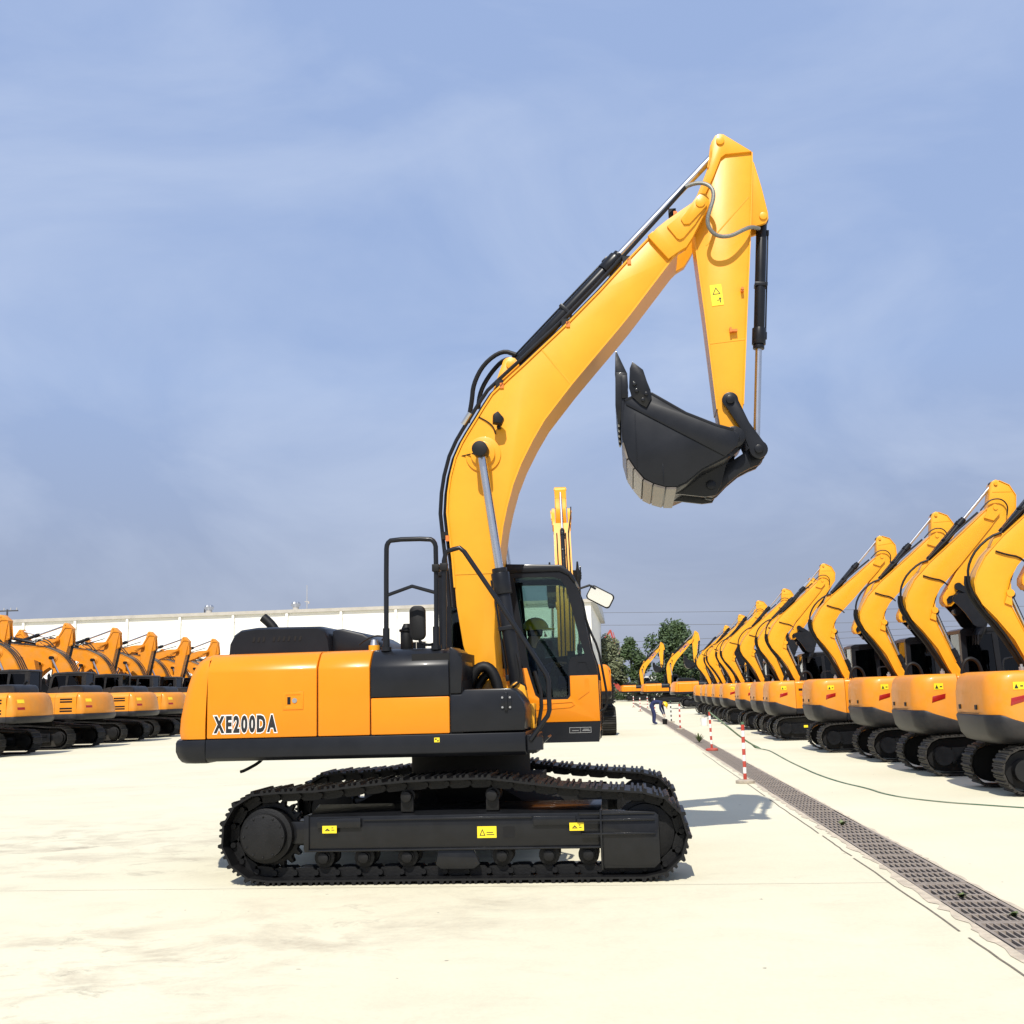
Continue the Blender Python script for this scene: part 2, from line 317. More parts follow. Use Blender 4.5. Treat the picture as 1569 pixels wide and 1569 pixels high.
def cw_patch(y0, y1, z0, z1, off=.006):
    "thin plate following the curved counterweight"
    def d_(z):
        for (za, da_), (zb, db_) in zip(CWP, CWP[1:]):
            if za <= z <= zb: return da_+(db_-da_)*(z-za)/(zb-za)
        return .1
    vs = []; n = 5
    for o_ in (off, -.01):
        for z in (z0, z1):
            for i in range(n):
                y = y0+(y1-y0)*i/(n-1); r_ = 2.925-d_(z)+o_; vs.append((-math.sqrt(r_*r_-y*y), y, z))
    fs = []
    for i in range(n-1): fs += [(i, i+1, n+i+1, n+i), (2*n+i, 3*n+i, 3*n+i+1, 2*n+i+1), (i, 2*n+i, 2*n+i+1, i+1), (n+i, n+i+1, 3*n+i+1, 3*n+i)]
    fs += [(0, n, 3*n, 2*n), (n-1, 3*n-1, 4*n-1, 2*n-1)]
    return MB().add(vs, fs)

def big_track(root, sgn, simple):
    yc = sgn*1.19
    def frame():
        m = MB(); o = sgn
        def bx(x0, x1, ya, yb, z0, z1): m.box(x0, x1, min(o*ya, o*yb), max(o*ya, o*yb), z0, z1)
        m.xprism([(o*.20, .60), (o*-.16, .68), (o*-.20, .58), (o*-.20, .30), (o*.20, .30)], -1.34, 1.38)
        bx(-1.385, -1.335, -.2, .215, .285, .61)
        bx(-1.34, 1.38, .2, .225, .286, .305); bx(-.82, .75, .2, .222, .558, .578)
        bx(-1.25, -.84, .2, .235, .50, .585); bx(.76, 1.15, .2, .232, .495, .575)
        m.prism([(1.37, .61), (1.40, .62), (1.86, .60), (1.895, .57), (1.895, .16), (1.84, .11), (1.40, .112), (1.37, .13)], *sorted((o*.14, o*.235)))
        bx(1.365, 1.385, .1, .262, .10, .625); bx(1.16, 1.86, .235, .262, .525, .545); bx(1.20, 1.86, .235, .262, .405, .425)
        bx(1.18, 1.86, .235, .25, .58, .60)
        bx(-1.6, -1.34, -.15, .12, .35, .55)
        m.prism([(-.12, .29), (.20, .29), (.26, .16), (.20, .115), (-.10, .115), (-.15, .16)], *sorted((o*.15, o*.2)))
        return m
    fr = part('track_frame', f'bigframe{sgn}', frame, 'frame', root, .006, T((0, yc, 0)))
    def spro():
        m = MB(); c = (-1.75, .435); pr = []
        for k in range(21):
            for da, r in ((-.3, .285), (-.12, .335), (.12, .335), (.3, .285)):
                a = 2*math.pi*(k+da)/21; pr.append((c[0]+r*math.cos(a), c[1]+r*math.sin(a)))
        m.prism(pr, -.045, .045); m.ydisc(*c, -.2, .2, .25, 32)
        m.ydisc(*c, *sorted((sgn*.2, sgn*.285)), .205, 40)
        for k in range(12):
            a = 2*math.pi*k/12; m.ydisc(c[0]+.185*math.cos(a), c[1]+.185*math.sin(a), *sorted((sgn*.28, sgn*.294)), .011, 6)
        return m
    def roller(): return MB().ydisc(0, 0, -.15, .15, .062, 16).ydisc(0, 0, -.13, -.09, .095, 20).ydisc(0, 0, .09, .13, .095, 20).ydisc(0, 0, sgn*.14, sgn*.19, .05, 12)
    def idler(): return MB().ydisc(1.78, .405, -.05, .05, .30, 32).ydisc(1.78, .405, -.11, .11, .255, 32)
    frames, pitch = shoe_frames(BIGPATH, 47)
    if simple:
        def whole():
            m = MB(); sh = shoe_mb(pitch, .6)
            for f in frames: m.add([f @ Vector(v) for v in sh.v], sh.f)
            m.prism(resample([(x*.93, .43+(z-.43)*.78) for x, z in BIGPATH], 60)[0], -.11, .11)
            return m
        part('crawler_track', 'bigtrackwhole', whole, 'steel_dusty', root, 0, T((0, yc, 0)), ang=30)
        part('sprocket', f'bigspro{sgn}', spro, 'steel', fr, 0)
        return
    part('sprocket', f'bigspro{sgn}', spro, 'steel', fr, .004)
    part('idler_wheel', 'bigidler', idler, 'steel', fr, .006)
    for x in (-1.21, -.83, -.42, .0, .46, .89, 1.25): part('roller', f'bigroller{sgn}', roller, 'steel', fr, .004, T((x, 0, .222)))
    for x in (-.42, .38): part('carrier_roller', f'bigcarr{sgn}', lambda: MB().ydisc(0, 0, -.1, .1, .07, 20).ydisc(0, 0, *sorted((sgn*.1, sgn*.2)), .05, 16).box(-.06, .06, *sorted((sgn*.1, sgn*.14)), -.14, 0), 'steel', fr, .004, T((x, 0, .765)))
    for f in frames:
        part('track_shoe', 'bigshoe', lambda: shoe_mb(pitch, .6), 'steel', fr, 0, f, ang=25)
        part('track_link', 'biglink', lambda: link_mb(pitch), 'steel', fr, 0, f)
    if sgn < 0:
        for x0, x1, z0, z1, k in ((-1.20, -1.065, .455, .522, 0), (.242, .419, .389, .492, 1), (1.09, 1.22, .445, .515, 0)):
            yy = -.2035 if k else -.2365
            st = MB().box(x0, x1, yy-.001, yy+.001, z0, z1).obj('warning_label', 'label', fr); tag(st, 'yellow warning sticker')
            m = MB(); m.prism([(x0+.02, z0+.02), (x0+.075, z0+.02), (x0+.047, z1-.022)], yy-.002, yy-.0012, holes=[[(x0+.031, z0+.026), (x0+.064, z0+.026), (x0+.047, z1-.037)]])
            m.box(x0+.085, x1-.02, yy-.002, yy-.0012, z0+.025, z0+.032); m.box(x0+.085, x1-.03, yy-.002, yy-.0012, z0+.045, z0+.052)
            m.obj('warning_print', 'letter', fr)
        MB().prism([(.486, .487), (.58, .487), (.588, .477), (.588, .397), (.58, .387), (.486, .387), (.478, .397), (.478, .477)], -.2032, -.2005).obj('frame_opening', 'rubber', fr)  # thin black plate on the frame; the opening's shade is its colour

def hyd(root, p, q, y, barrel, rb, rr, glen=.22, keyp='c', hero=True):
    "hydraulic cylinder: barrel pinned at p, rod pinned at q"
    d = dist(p, q); mt = along(p, q, y); key = f'{keyp}{barrel:.2f}{rb:.3f}'
    def bar():
        m = MB().cyl((.02, 0, 0), (barrel, 0, 0), rb, n=24).cyl((barrel-glen, 0, 0), (barrel-.02, 0, 0), rb*1.28, n=24).cyl((barrel-.02, 0, 0), (barrel+.03, 0, 0), rb*1.05, n=20)
        m.ydisc(0, 0, -rb*1.1, rb*1.1, rb*1.15, 20).cyl((.12, 0, rb*1.2), (barrel-.1, 0, rb*1.2), rb*.16, n=8).box(.1, .16, -rb*.3, rb*.3, rb*.9, rb*1.4).box(barrel-.16, barrel-.08, -rb*.3, rb*.3, rb*.9, rb*1.45)
        m.box(barrel*.5, barrel*.5+.04, -rb*1.06, rb*1.06, -rb*1.06, rb*1.3)
        return m
    b = part('hydraulic_cylinder', key, bar, 'dark', root, .003 if hero else 0, mt)
    rl = d-.05 if barrel < d-.05 else barrel
    MB().cyl((max(barrel-.1, .1), 0, 0), (d-rb*.9, 0, 0), rr, n=20).obj('piston_rod', 'chrome', b)
    MB().ydisc(d, 0, -rb*.8, rb*.8, rb*1.05, 20).obj('rod_eye', 'dark', b, bevel=.004)
    return b

def build_big(root, db=0, da=0, simple=False, logo=True, dusty=False):
    Y_ = 'yellow_dusty' if dusty else 'yellow'; D_ = 'dark_dusty' if dusty else 'dark'; sx = 's' if simple else 'h'; dk = 'd' if dusty else 'c'
    bv = 0 if simple else .008
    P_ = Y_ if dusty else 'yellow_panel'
    for sgn in (-1, 1): big_track(root, sgn, simple)
    def chassis():
        m = MB().cyl((0, 0, .82), (0, 0, 1.14), .62, n=32); m.box(-.75, .75, -.5, .5, .50, .86)
        for s in (-1, 1):
            for e in (-1, 1): m.add([(e*.2, s*.4, .55), (e*.75, s*.35, .55), (e*1.15, s*1.05, .40), (e*.75, s*1.05, .40), (e*.2, s*.4, .84), (e*.75, s*.35, .82), (e*1.15, s*1.05, .58), (e*.75, s*1.05, .62)],
                                    [(0, 1, 2, 3), (4, 5, 6, 7), (0, 1, 5, 4), (1, 2, 6, 5), (2, 3, 7, 6), (3, 0, 4, 7)])
        return m
    part('chassis', 'bigchassis', chassis, 'shade_black', root, 0)  # near-black colour carries the shade under the house
    # house
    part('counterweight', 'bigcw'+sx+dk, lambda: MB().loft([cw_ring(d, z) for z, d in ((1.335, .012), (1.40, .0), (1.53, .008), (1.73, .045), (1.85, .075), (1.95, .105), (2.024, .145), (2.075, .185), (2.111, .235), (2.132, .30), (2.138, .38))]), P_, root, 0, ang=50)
    part('counterweight_base', 'bigcwb'+sx+dk, lambda: MB().loft([cw_ring(d, z, .035) for z, d in ((1.105, .10), (1.12, .06), (1.16, .025), (1.22, .0), (1.30, .0), (1.325, .012))]), D_, root, 0, ang=50)
    part('engine_bay', 'bigcore', lambda: MB().xprism([(-1.32, 1.32), (-1.32, 1.95), (-1.17, 2.10), (1.17, 2.10), (1.32, 1.95), (1.32, 1.32)], -2.36, -.36).box(-.36, .12, -1.32, -.45, 1.32, 2.08).box(-2.36, .68, -1.3, 1.3, 1.14, 1.33), 'rubber', root)
    part('base_frame', 'bigbase'+dk, lambda: MB().xprism([(-1.35, 1.155), (-1.352, 1.328), (-1.0, 1.329), (1.0, 1.329), (1.352, 1.328), (1.35, 1.155), (1.31, 1.12), (-1.31, 1.12)], -2.366, .705).box(.705, .80, -1.25, -.5, 1.13, 1.30), D_, root, .01)
    def panel(x0, x1, key, m_, zlo=None, zhi=None, name='side_panel', s=1):
        pr = HSEC
        if zlo: pr = [(-1.351, zlo), (-1.351, 1.955)]+HSEC[2:8]+[(-.55, zlo)]
        if zhi: pr = [(-1.35, 1.335), (-1.35, zhi), (-.9, zhi), (-.9, 1.335)]
        pr = [(y*s, z) for y, z in pr]
        return part(name, key+sx+dk, lambda: MB().xprism(pr, x0, x1), m_, root, .012 if not simple else 0)
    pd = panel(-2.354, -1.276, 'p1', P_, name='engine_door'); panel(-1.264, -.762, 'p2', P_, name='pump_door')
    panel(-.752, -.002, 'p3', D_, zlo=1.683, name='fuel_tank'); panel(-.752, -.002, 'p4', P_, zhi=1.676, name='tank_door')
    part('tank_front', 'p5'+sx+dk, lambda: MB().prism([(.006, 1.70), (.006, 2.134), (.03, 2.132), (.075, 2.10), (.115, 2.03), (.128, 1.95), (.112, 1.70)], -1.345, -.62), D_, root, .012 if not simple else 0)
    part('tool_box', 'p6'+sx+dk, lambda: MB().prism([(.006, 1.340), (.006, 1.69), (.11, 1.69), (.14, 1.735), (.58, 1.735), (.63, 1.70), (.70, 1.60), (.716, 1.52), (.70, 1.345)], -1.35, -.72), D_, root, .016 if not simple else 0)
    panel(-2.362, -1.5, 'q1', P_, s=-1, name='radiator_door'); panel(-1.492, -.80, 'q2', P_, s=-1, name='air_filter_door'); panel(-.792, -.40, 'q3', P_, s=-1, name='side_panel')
    if simple:
        for i in range(2): part('vent_grille', f'lv{i}', lambda: MB().box(-2.2+.0, -1.7, 1.345, 1.353, 1.86-i*.35, 1.92-i*.35).box(-2.2, -1.7, 1.345, 1.353, 1.76-i*.35, 1.82-i*.35), 'rubber', root)
        part('tail_light', 'tlL', lambda: cw_patch(.88, 1.16, 1.56, 1.64), 'red', root)
        part('warning_label', 'wlL', lambda: cw_patch(.86, 1.12, 1.78, 1.90), 'label', root)
    # engine hood
    def hood():
        pr = [(-2.36, 2.13), (-2.35, 2.261), (-2.30, 2.36), (-2.235, 2.405), (-2.066, 2.425), (-1.417, 2.415), (-1.345, 2.385), (-1.30, 2.28), (-1.282, 2.13)]
        cx, cz = -1.83, 2.13; rings = []
        for y, k in ((-.80, .90), (-.775, .955), (-.72, .985), (-.62, 1), (.62, 1), (.72, .985), (.775, .955), (.80, .90)): rings.append([(cx+(x-cx)*(.6+.4*k if k < 1 else 1), y, cz+(z-cz)*(k if k < 1 else 1)) for x, z in pr])
        return MB().loft(rings)
    hd = part('engine_hood', 'bighood'+dk, hood, D_, root, 0, ang=40)
    part('hood_step', 'bighood2'+dk, lambda: MB().prism([(-1.30, 2.13), (-1.30, 2.375), (-1.188, 2.38), (-.982, 2.325), (-.87, 2.26), (-.83, 2.13)], -.70, .78), D_, root, .03 if not simple else 0)
    part('exhaust_pipe', 'bigexh', lambda: MB().tube([(-2.0, -.35, 2.38), (-2.02, -.35, 2.43), (-2.07, -.35, 2.49), (-2.14, -.35, 2.55)], .05, 14, 1), 'rubber', root)
    if not simple:
        for g0, n in ((-2.10, 3), (-1.89, 4), (-1.67, 2)):
            for i in range(n):
                x = g0+i*.052; MB().add([(x, -.806, 2.27), (x+.022, -.806, 2.27), (x+.045, -.793, 2.375), (x+.023, -.793, 2.375), (x, -.77, 2.27), (x+.022, -.77, 2.27), (x+.045, -.76, 2.375), (x+.023, -.76, 2.375)],
                                             [(0, 1, 2, 3), (7, 6, 5, 4), (0, 4, 5, 1), (1, 5, 6, 2), (2, 6, 7, 3), (3, 7, 4, 0)]).obj('vent_slot', 'shade_black', hd)  # solid near-black plates; the shade inside the slots is put into their colour
    # deck around the boom foot
    part('deck', 'bigdeck', lambda: MB().box(-.36, .70, -.72, .36, 1.30, 1.42).box(-.34, -.30, -.45, .30, 1.40, 2.05), D_, root)
    part('boom_bracket', 'bigbrk', lambda: MB().prism([(-.05, 1.4), (.05, 1.85), (.20, 1.98), (.34, 1.85), (.48, 1.4)], -.42, -.335).prism([(-.05, 1.4), (.05, 1.85), (.20, 1.98), (.34, 1.85), (.48, 1.4)], .335, .42).prism([(.42, 1.4), (.48, 1.75), (.56, 1.80), (.64, 1.75), (.70, 1.4)], -.60, -.40), Y_, root, .006)
    # boom assembly
    MBm = rotY(FOOT, db); MA = MBm @ rotY(TIP, da)
    boom = part('boom', 'bigboom'+sx+dk, lambda: MB().prism(BOOM, -.285, .285), Y_, root, .01 if not simple else 0, MBm)
    # flanges: thin lips along top and bottom edges
    part('boom_flange', 'bigflange'+dk, lambda: MB().add(*strip(BOOM[5:24], -.30, .30, .018)).add(*strip(BOOM[24:40], -.30, .30, .018)), Y_, boom)
    def fork(fs):
        m = MB()
        for s in (fs,):
            a, b = sorted((s*.235, s*.335)); m.prism(FORK, a, b)
            a, b = sorted((s*.335, s*.358)); m.prism([(2.30, 6.60), (2.40, 6.455), (2.43, 6.437), (2.47, 6.455), (2.60, 6.60), (2.71, 6.76), (2.70, 6.84), (2.64, 6.85)], a, b)
            a, b = sorted((s*.358, s*.378)); m.prism([(2.45, 6.66), (2.48, 6.60), (2.54, 6.60), (2.74, 6.80), (2.735, 6.87), (2.68, 6.91), (2.61, 6.86)], a, b)
            m.ydisc(TIP[0], TIP[1], *sorted((s*.375, s*.392)), .052, 24)
        if fs < 0: m.add([(2.09, -.286, 6.505), (2.15, -.25, 6.565), (2.40, -.25, 6.31), (2.345, -.286, 6.25), (2.09, -.333, 6.52), (2.15, -.333, 6.565), (2.40, -.333, 6.31), (2.345, -.30, 6.25)], [(0, 1, 2, 3), (4, 5, 6, 7), (0, 4, 7, 3), (0, 1, 5, 4), (1, 2, 6, 5), (2, 3, 7, 6)])
        return m
    for fs in (-1, 1): part('boom_fork', f'bigfork{fs}'+sx+dk, lambda: fork(fs), Y_, boom, .005 if not simple else 0)
    part('cylinder_lug', 'biglug'+dk, lambda: MB().prism([(.30, 4.80), (.432, 5.165), (.471, 5.268), (.50, 5.293), (.545, 5.303), (.60, 5.285), (.635, 5.24), (.66, 5.12)], -.17, -.115).prism([(.30, 4.80), (.432, 5.165), (.471, 5.268), (.545, 5.303), (.62, 5.275), (.66, 5.12)], .115, .17).ydisc(.545, 5.215, -.185, .185, .045, 20), Y_, boom, .004)
    part('pivot_boss', 'bigboss'+dk, lambda: MB().ydisc(.241, 4.207, -.305, .305, .19, 40).ydisc(.241, 4.207, -.34, .34, .13, 32), Y_, boom, .004)
    part('weld_rib', 'bigrib'+dk, lambda: MB().box(-.09, .36, -.29, -.283, 2.93, 2.955), Y_, boom); part('weld_rib', 'bigrib2'+dk, lambda: MB().add(*bar((.893, 5.34), (1.20, 4.93), .007, -.2885, -.28)), Y_, boom)
    if logo:
        me = CACHE.get('xcmg')
        if me is None:
            me = text_mesh('XCMG', .36, .003, .006, 1.25); me.materials.append(M['purple']); CACHE['xcmg'] = me
        a = math.atan2(6.05-5.15, 2.0-1.1)
        for s in (-1, 1):
            q = T((1.30, s*.293, 5.33)) if s < 0 else T((2.02, s*.293, 6.05))
            link('lettering', me, boom, q @ Matrix.Rotation(-a, 4, 'Y') @ (Matrix.Identity(4) if s < 0 else Matrix.Rotation(math.pi, 4, 'Z')) @ Matrix.Rotation(math.pi/2, 4, 'X'))
    part('work_lamp', 'biglamp', lambda: MB().add([(.36, -.40, 4.50), (.455, -.36, 4.485), (.485, -.36, 4.55), (.42, -.38, 4.64), (.365, -.40, 4.60), (.385, -.47, 4.51), (.465, -.45, 4.50), (.49, -.45, 4.555), (.43, -.46, 4.63), (.385, -.47, 4.60)],
         [(0, 1, 2, 3, 4), (9, 8, 7, 6, 5), (0, 5, 6, 1), (1, 6, 7, 2), (2, 7, 8, 3), (3, 8, 9, 4), (4, 9, 5, 0)]).box(.40, .44, -.36, -.28, 4.47, 4.50), 'rubber', boom, .006)
    # arm
    arm = part('arm', 'bigarm'+sx+dk, lambda: MB().prism(ARM, -.185, .185), Y_, root, .008 if not simple else 0, MA)
    part('arm_flange', 'bigarmfl'+dk, lambda: MB().add(*strip([ARM[24], ARM[25], ARM[0]], -.2, .2, .014)).add(*strip(ARM[6:11], -.198, .198, .014)).add(*strip(ARM[16:21], -.198, .198, .014)), Y_, arm)
    part('head_plate', 'bighead'+dk, lambda: MB().prism([(2.84, 7.60), (2.885, 7.669), (2.927, 7.686), (2.973, 7.677), (3.265, 7.454), (2.98, 7.445), (2.93, 7.41), (2.84, 7.20), (2.72, 6.96), (2.69, 6.99), (2.80, 7.28), (2.83, 7.42), (2.832, 7.571)], -.215, .215).ydisc(2.932, 7.60, -.235, .235, .045, 20), Y_, arm, .003)
    part('cylinder_bracket', 'bigbracket'+dk, lambda: MB().prism(BRACK, -.15, -.10).prism(BRACK, .10, .15).ydisc(3.35, 6.725, -.17, .17, .042, 20), Y_, arm, .004)
    if not simple:
        MB().add(*bar((2.72, 6.42), (3.20, 6.94), .006, -.1885, -.18)).obj('weld_rib', Y_, arm); MB().add(*bar((2.70, 5.32), (3.07, 5.345), .010, -.1885, -.18)).obj('weld_rib', Y_, arm)
        st = MB().box(0, .125, -.19, -.1865, 0, .235).obj('warning_label', 'label', arm); st.matrix_basis = T((2.745, 0, 5.73)) @ Matrix.Rotation(R(-4), 4, 'Y') ; tag(st, 'yellow warning sticker with a triangle')
        m = MB().prism([(.02, .125), (.105, .125), (.0625, .205)], -.192, -.1905, holes=[[(.032, .132), (.093, .132), (.0625, .19)]]).box(.06, .085, -.192, -.1905, .055, .062).prism([(.088, .03), (.098, .03), (.098, .07), (.108, .07), (.093, .09), (.078, .07), (.088, .07)], -.192, -.1905)
        o = m.obj('warning_print', 'letter', arm); o.matrix_basis = st.matrix_basis
        MB().box(2.92, 2.99, -.24, -.185, 5.42, 5.445).box(2.91, 2.93, -.25, -.185, 5.415, 5.465).obj('hose_clamp', 'orange', arm)
        MB().box(3.055, 3.085, -.24, -.185, 5.86, 5.89).ydisc(3.07, 5.89, -.25, -.19, .016, 8).obj('hose_clamp', 'orange', arm)
    # bucket and its linkage
    PIN = (2.88, 4.26); GP = (2.869, 4.671); GE = (3.132, 4.127); EP = (2.62, 3.77)
    bk = part('bucket', 'bigbkt'+sx, bucket_mb, 'dark', root, .006 if not simple else 0, MA)
    part('wear_plate', 'bigwear', lambda: wear_mb(), 'wear', bk)
    for i, y in enumerate((-.5, -.25, 0, .25, .5)):
        part('bucket_tooth', 'bigtooth', lambda: MB().prism([(1.665, 4.60), (1.68, 4.95), (1.802, 4.94), (1.806, 4.79), (1.745, 4.52), (1.70, 4.39), (1.682, 4.40)], -.06, .06).add([(1.69, -.05, 4.80), (1.79, -.05, 4.80), (1.79, .05, 4.80), (1.69, .05, 4.80), (1.675, -.055, 4.93), (1.80, -.05, 4.94), (1.80, .05, 4.94), (1.675, .055, 4.93), (1.69, -.03, 5.19), (1.70, -.03, 5.19), (1.70, .03, 5.19), (1.69, .03, 5.19)],
             [(3, 2, 1, 0), (0, 1, 5, 4), (1, 2, 6, 5), (2, 3, 7, 6), (3, 0, 4, 7), (4, 5, 9, 8), (5, 6, 10, 9), (6, 7, 11, 10), (7, 4, 8, 11), (8, 9, 10, 11)]), 'frame', bk, .004, T((0, y, 0)))
    for s in (-1, 1):
        part('side_cutter', f'bigsc{s}', lambda: MB().prism(SCUT, *sorted((s*.585, s*.635))).ydisc(1.89, 4.72, s*.63, s*.655, .022, 8).ydisc(1.95, 4.62, s*.63, s*.655, .022, 8).ydisc(1.985, 4.68, s*.63, s*.655, .022, 8).ydisc(1.87, 4.79, s*.63, s*.655, .022, 8), 'frame', bk, .004)
        part('guide_link', f'biggl{s}', lambda: MB().prism(capsule(GP, GE, .085, .095, .055), *sorted((s*.21, s*.25))).ydisc(*GP, *sorted((s*.25, s*.275)), .045, 20).ydisc(*GE, *sorted((s*.25, s*.275)), .045, 20), 'dark', root, .004 if not simple else 0, MA)
    part('bucket_link', 'bighl', lambda: MB().prism(HLINK, -.13, -.06).prism(HLINK, .06, .13).ydisc(*EP, -.27, .27, .05, 20).ydisc(*GE, -.2, .2, .05, 20), 'dark', root, .006 if not simple else 0, MA)
    part('bucket_pin', 'bigpin', lambda: MB().ydisc(*PIN, -.30, .30, .115, 28).ydisc(*PIN, -.325, .325, .06, 6), 'frame', root, .004, MA)
    # cylinders
    lug = mv(MBm, (.545, 5.215)); head = mv(MA, (2.932, 7.60)); hyd(root, lug, head, 0, 1.72, .068, .043, .22, 'ac', not simple)
    a, b = mv(MA, (3.35, 6.725)), mv(MA, GE); hyd(root, a, b, 0, 1.42, .058, .036, .2, 'bc', not simple)
    top = mv(MBm, (.241, 4.207)); base = (.56, 1.72)
    for s in (-1, 1):
        hyd(root, base, top, s*.47, 1.22, .075, .045, .24, 'lc', not simple)
    part('boom_pin', 'bigbp', lambda: MB().ydisc(.241, 4.207, -.58, .58, .062, 24).ydisc(.241, 4.207, -.60, -.40, .082, 24).ydisc(.241, 4.207, .40, .60, .082, 24), 'rubber', boom, .006)
    # pipes along the boom back
    for i, (off, y) in enumerate(((.085, -.22), (.05, -.12), (.06, .06), (.05, .2))):
        pts = []
        for (x, z), (x2, z2) in zip(BOOM[4:24], BOOM[5:25]):
            d = Vector((x2-x, 0, z2-z)).normalized(); n = Vector((-d.z, 0, d.x)); pts.append((x+n.x*off, y, z+n.z*off))
        pts = pts[:-1]
        if i == 0: pts = pts+[(2.30, y-.12, 6.80), (2.52, y-.14, 7.03)]
        part('hydraulic_pipe', f'bigpipe{i}', lambda: MB().tube(pts, .021, 8), 'dark', boom)
    part('hydraulic_hose', 'bighoseb', lambda: MB().tube([(.60, -.05, 5.36), (.45, -.05, 5.42), (.24, -.05, 5.28), (.12, -.06, 5.05), (.10, -.06, 4.85), (.05, -.06, 4.62)], .026, 8, 2).tube([(.58, .06, 5.33), (.46, .06, 5.36), (.30, .06, 5.2), (.18, .06, 5.0), (.15, .06, 4.8)], .026, 8, 2), 'rubber', boom)
    if not simple:
        for x, z in ((-.20, 3.35), (.42, 4.98), (1.155, 5.62), (1.84, 6.285), (2.36, 6.79)):
            MB().box(x-.03, x+.05, -.27, -.20, z-.035, z+.045).obj('pipe_clamp', 'rubber', boom); MB().box(x+.02, x+.06, -.30, -.26, z-.06, z+.0).obj('clamp_plate', 'orange', boom)
        MB().tube([(2.52, -.36, 7.03), (2.62, -.38, 7.055), (2.72, -.40, 7.04), (2.80, -.42, 6.97), (2.81, -.43, 6.86), (2.76, -.43, 6.72), (2.72, -.42, 6.60), (2.755, -.40, 6.49), (2.84, -.38, 6.43), (2.97, -.36, 6.435), (3.10, -.32, 6.51), (3.20, -.26, 6.57), (3.30, -.12, 6.60)], .022, 10, 2).obj('arm_hose', 'braid', boom)
        MB().tube([(.20, -.29, 4.62), (.30, -.295, 4.56), (.36, -.30, 4.50), (.38, -.30, 4.42)], .007, 6, 2).tube([(-.02, -.27, 4.20), (.06, -.30, 4.205), (.17, -.36, 4.215)], .007, 6, 1).obj('lamp_cable', 'rubber', boom)
        MB().tube([(.02, -.23, 4.56), (.10, -.235, 4.68)], .03, 8).tube([(-.10, -.23, 4.05), (-.03, -.23, 4.22)], .024, 8).obj('pipe_union', 'silver', boom)
    build_cab(root, simple, P_, D_, dk)
    return dict(boom=boom, arm=arm, MB=MBm)

def strip(pl, y0, y1, t):
    "thin plate following an open polyline, thickness t split both sides"
    P_ = [Vector((x, 0, z)) for x, z in pl]; up_, lo = [], []
    for i, p in enumerate(P_):
        d = (P_[min(i+1, len(P_)-1)]-P_[max(i-1, 0)]).normalized(); n = Vector((-d.z, 0, d.x)); up_.append(p+n*t*.5); lo.append(p-n*t*.5)
    vs = []
    for y in (y0, y1):
        for q in (up_, lo): vs += [(v.x, y, v.z) for v in q]
    n = len(P_); fs = []
    for i in range(n-1):
        a, b, c, d = i, n+i, 2*n+i, 3*n+i
        fs += [(a, a+1, c+1, c), (b, d, d+1, b+1), (a, b, b+1, a+1), (c, c+1, d+1, d)]
    fs += [(0, 2*n, 3*n, n), (n-1, 2*n-1, 4*n-1, 3*n-1)]
    return vs, fs
def bar(p, q, w, y0, y1):
    d = Vector((q[0]-p[0], q[1]-p[1])).normalized(); n = Vector((-d.y, d.x))*w
    c = [(p[0]+n.x, p[1]+n.y), (p[0]-n.x, p[1]-n.y), (q[0]-n.x, q[1]-n.y), (q[0]+n.x, q[1]+n.y)]
    return [(x, y0, z) for x, z in c]+[(x, y1, z) for x, z in c], [(0, 1, 2, 3), (7, 6, 5, 4), (0, 4, 5, 1), (1, 5, 6, 2), (2, 6, 7, 3), (3, 7, 4, 0)]
def capsule(p, q, r1, r2, waist):
    a = math.degrees(math.atan2(q[1]-p[1], q[0]-p[0])); m = ((p[0]+q[0])/2, (p[1]+q[1])/2); n = (-math.sin(R(a)), math.cos(R(a)))
    return arc(p, r1, a+60, a+300, 14)+[(m[0]-n[0]*waist, m[1]-n[1]*waist)]+arc(q, r2, a+240, a+480, 14)+[(m[0]+n[0]*waist, m[1]+n[1]*waist)]
def bucket_mb():
    m = MB(); m.prism(BSIDE, -.60, -.57); m.prism(BSIDE, .57, .60)
    m.add(*strip(SHELL, -.58, .58, .035))
    m.add(*strip([BSIDE[0], BSIDE[2], BSIDE[3], BSIDE[5], BSIDE[7], BSIDE[9]], -.615, -.57, .03)); m.add(*strip([BSIDE[0], BSIDE[2], BSIDE[3], BSIDE[5], BSIDE[7], BSIDE[9]], .57, .615, .03))
    m.prism([(2.05, 3.77), (2.138, 3.70), (2.30, 3.69), (2.55, 3.65), (2.66, 3.66), (2.72, 3.76), (2.80, 4.02), (2.92, 4.12), (2.95, 4.24), (2.88, 4.36), (2.80, 4.30), (2.70, 4.05), (2.50, 3.90)], -.25, -.20)
    m.prism([(2.05, 3.77), (2.138, 3.70), (2.30, 3.69), (2.55, 3.65), (2.66, 3.66), (2.72, 3.76), (2.80, 4.02), (2.92, 4.12), (2.95, 4.24), (2.88, 4.36), (2.80, 4.30), (2.70, 4.05), (2.50, 3.90)], .20, .25)
    m.box(1.735, 1.80, -.6, .6, 4.66, 4.90)
    RF_ = BSIDE[:10]+[(2.88, 4.10), (2.75, 3.995), (1.775, 4.585)]
    m.prism(RF_, -.612, -.598); m.prism(RF_, .598, .612)
    for x in (1.86, 2.12):
        for s in (-1, 1): m.add(*bar((x, 3.92 if x < 2 else 3.74), (x, 4.5 if x < 2 else 3.95), .005, *sorted((s*.599, s*.606))))
    return m
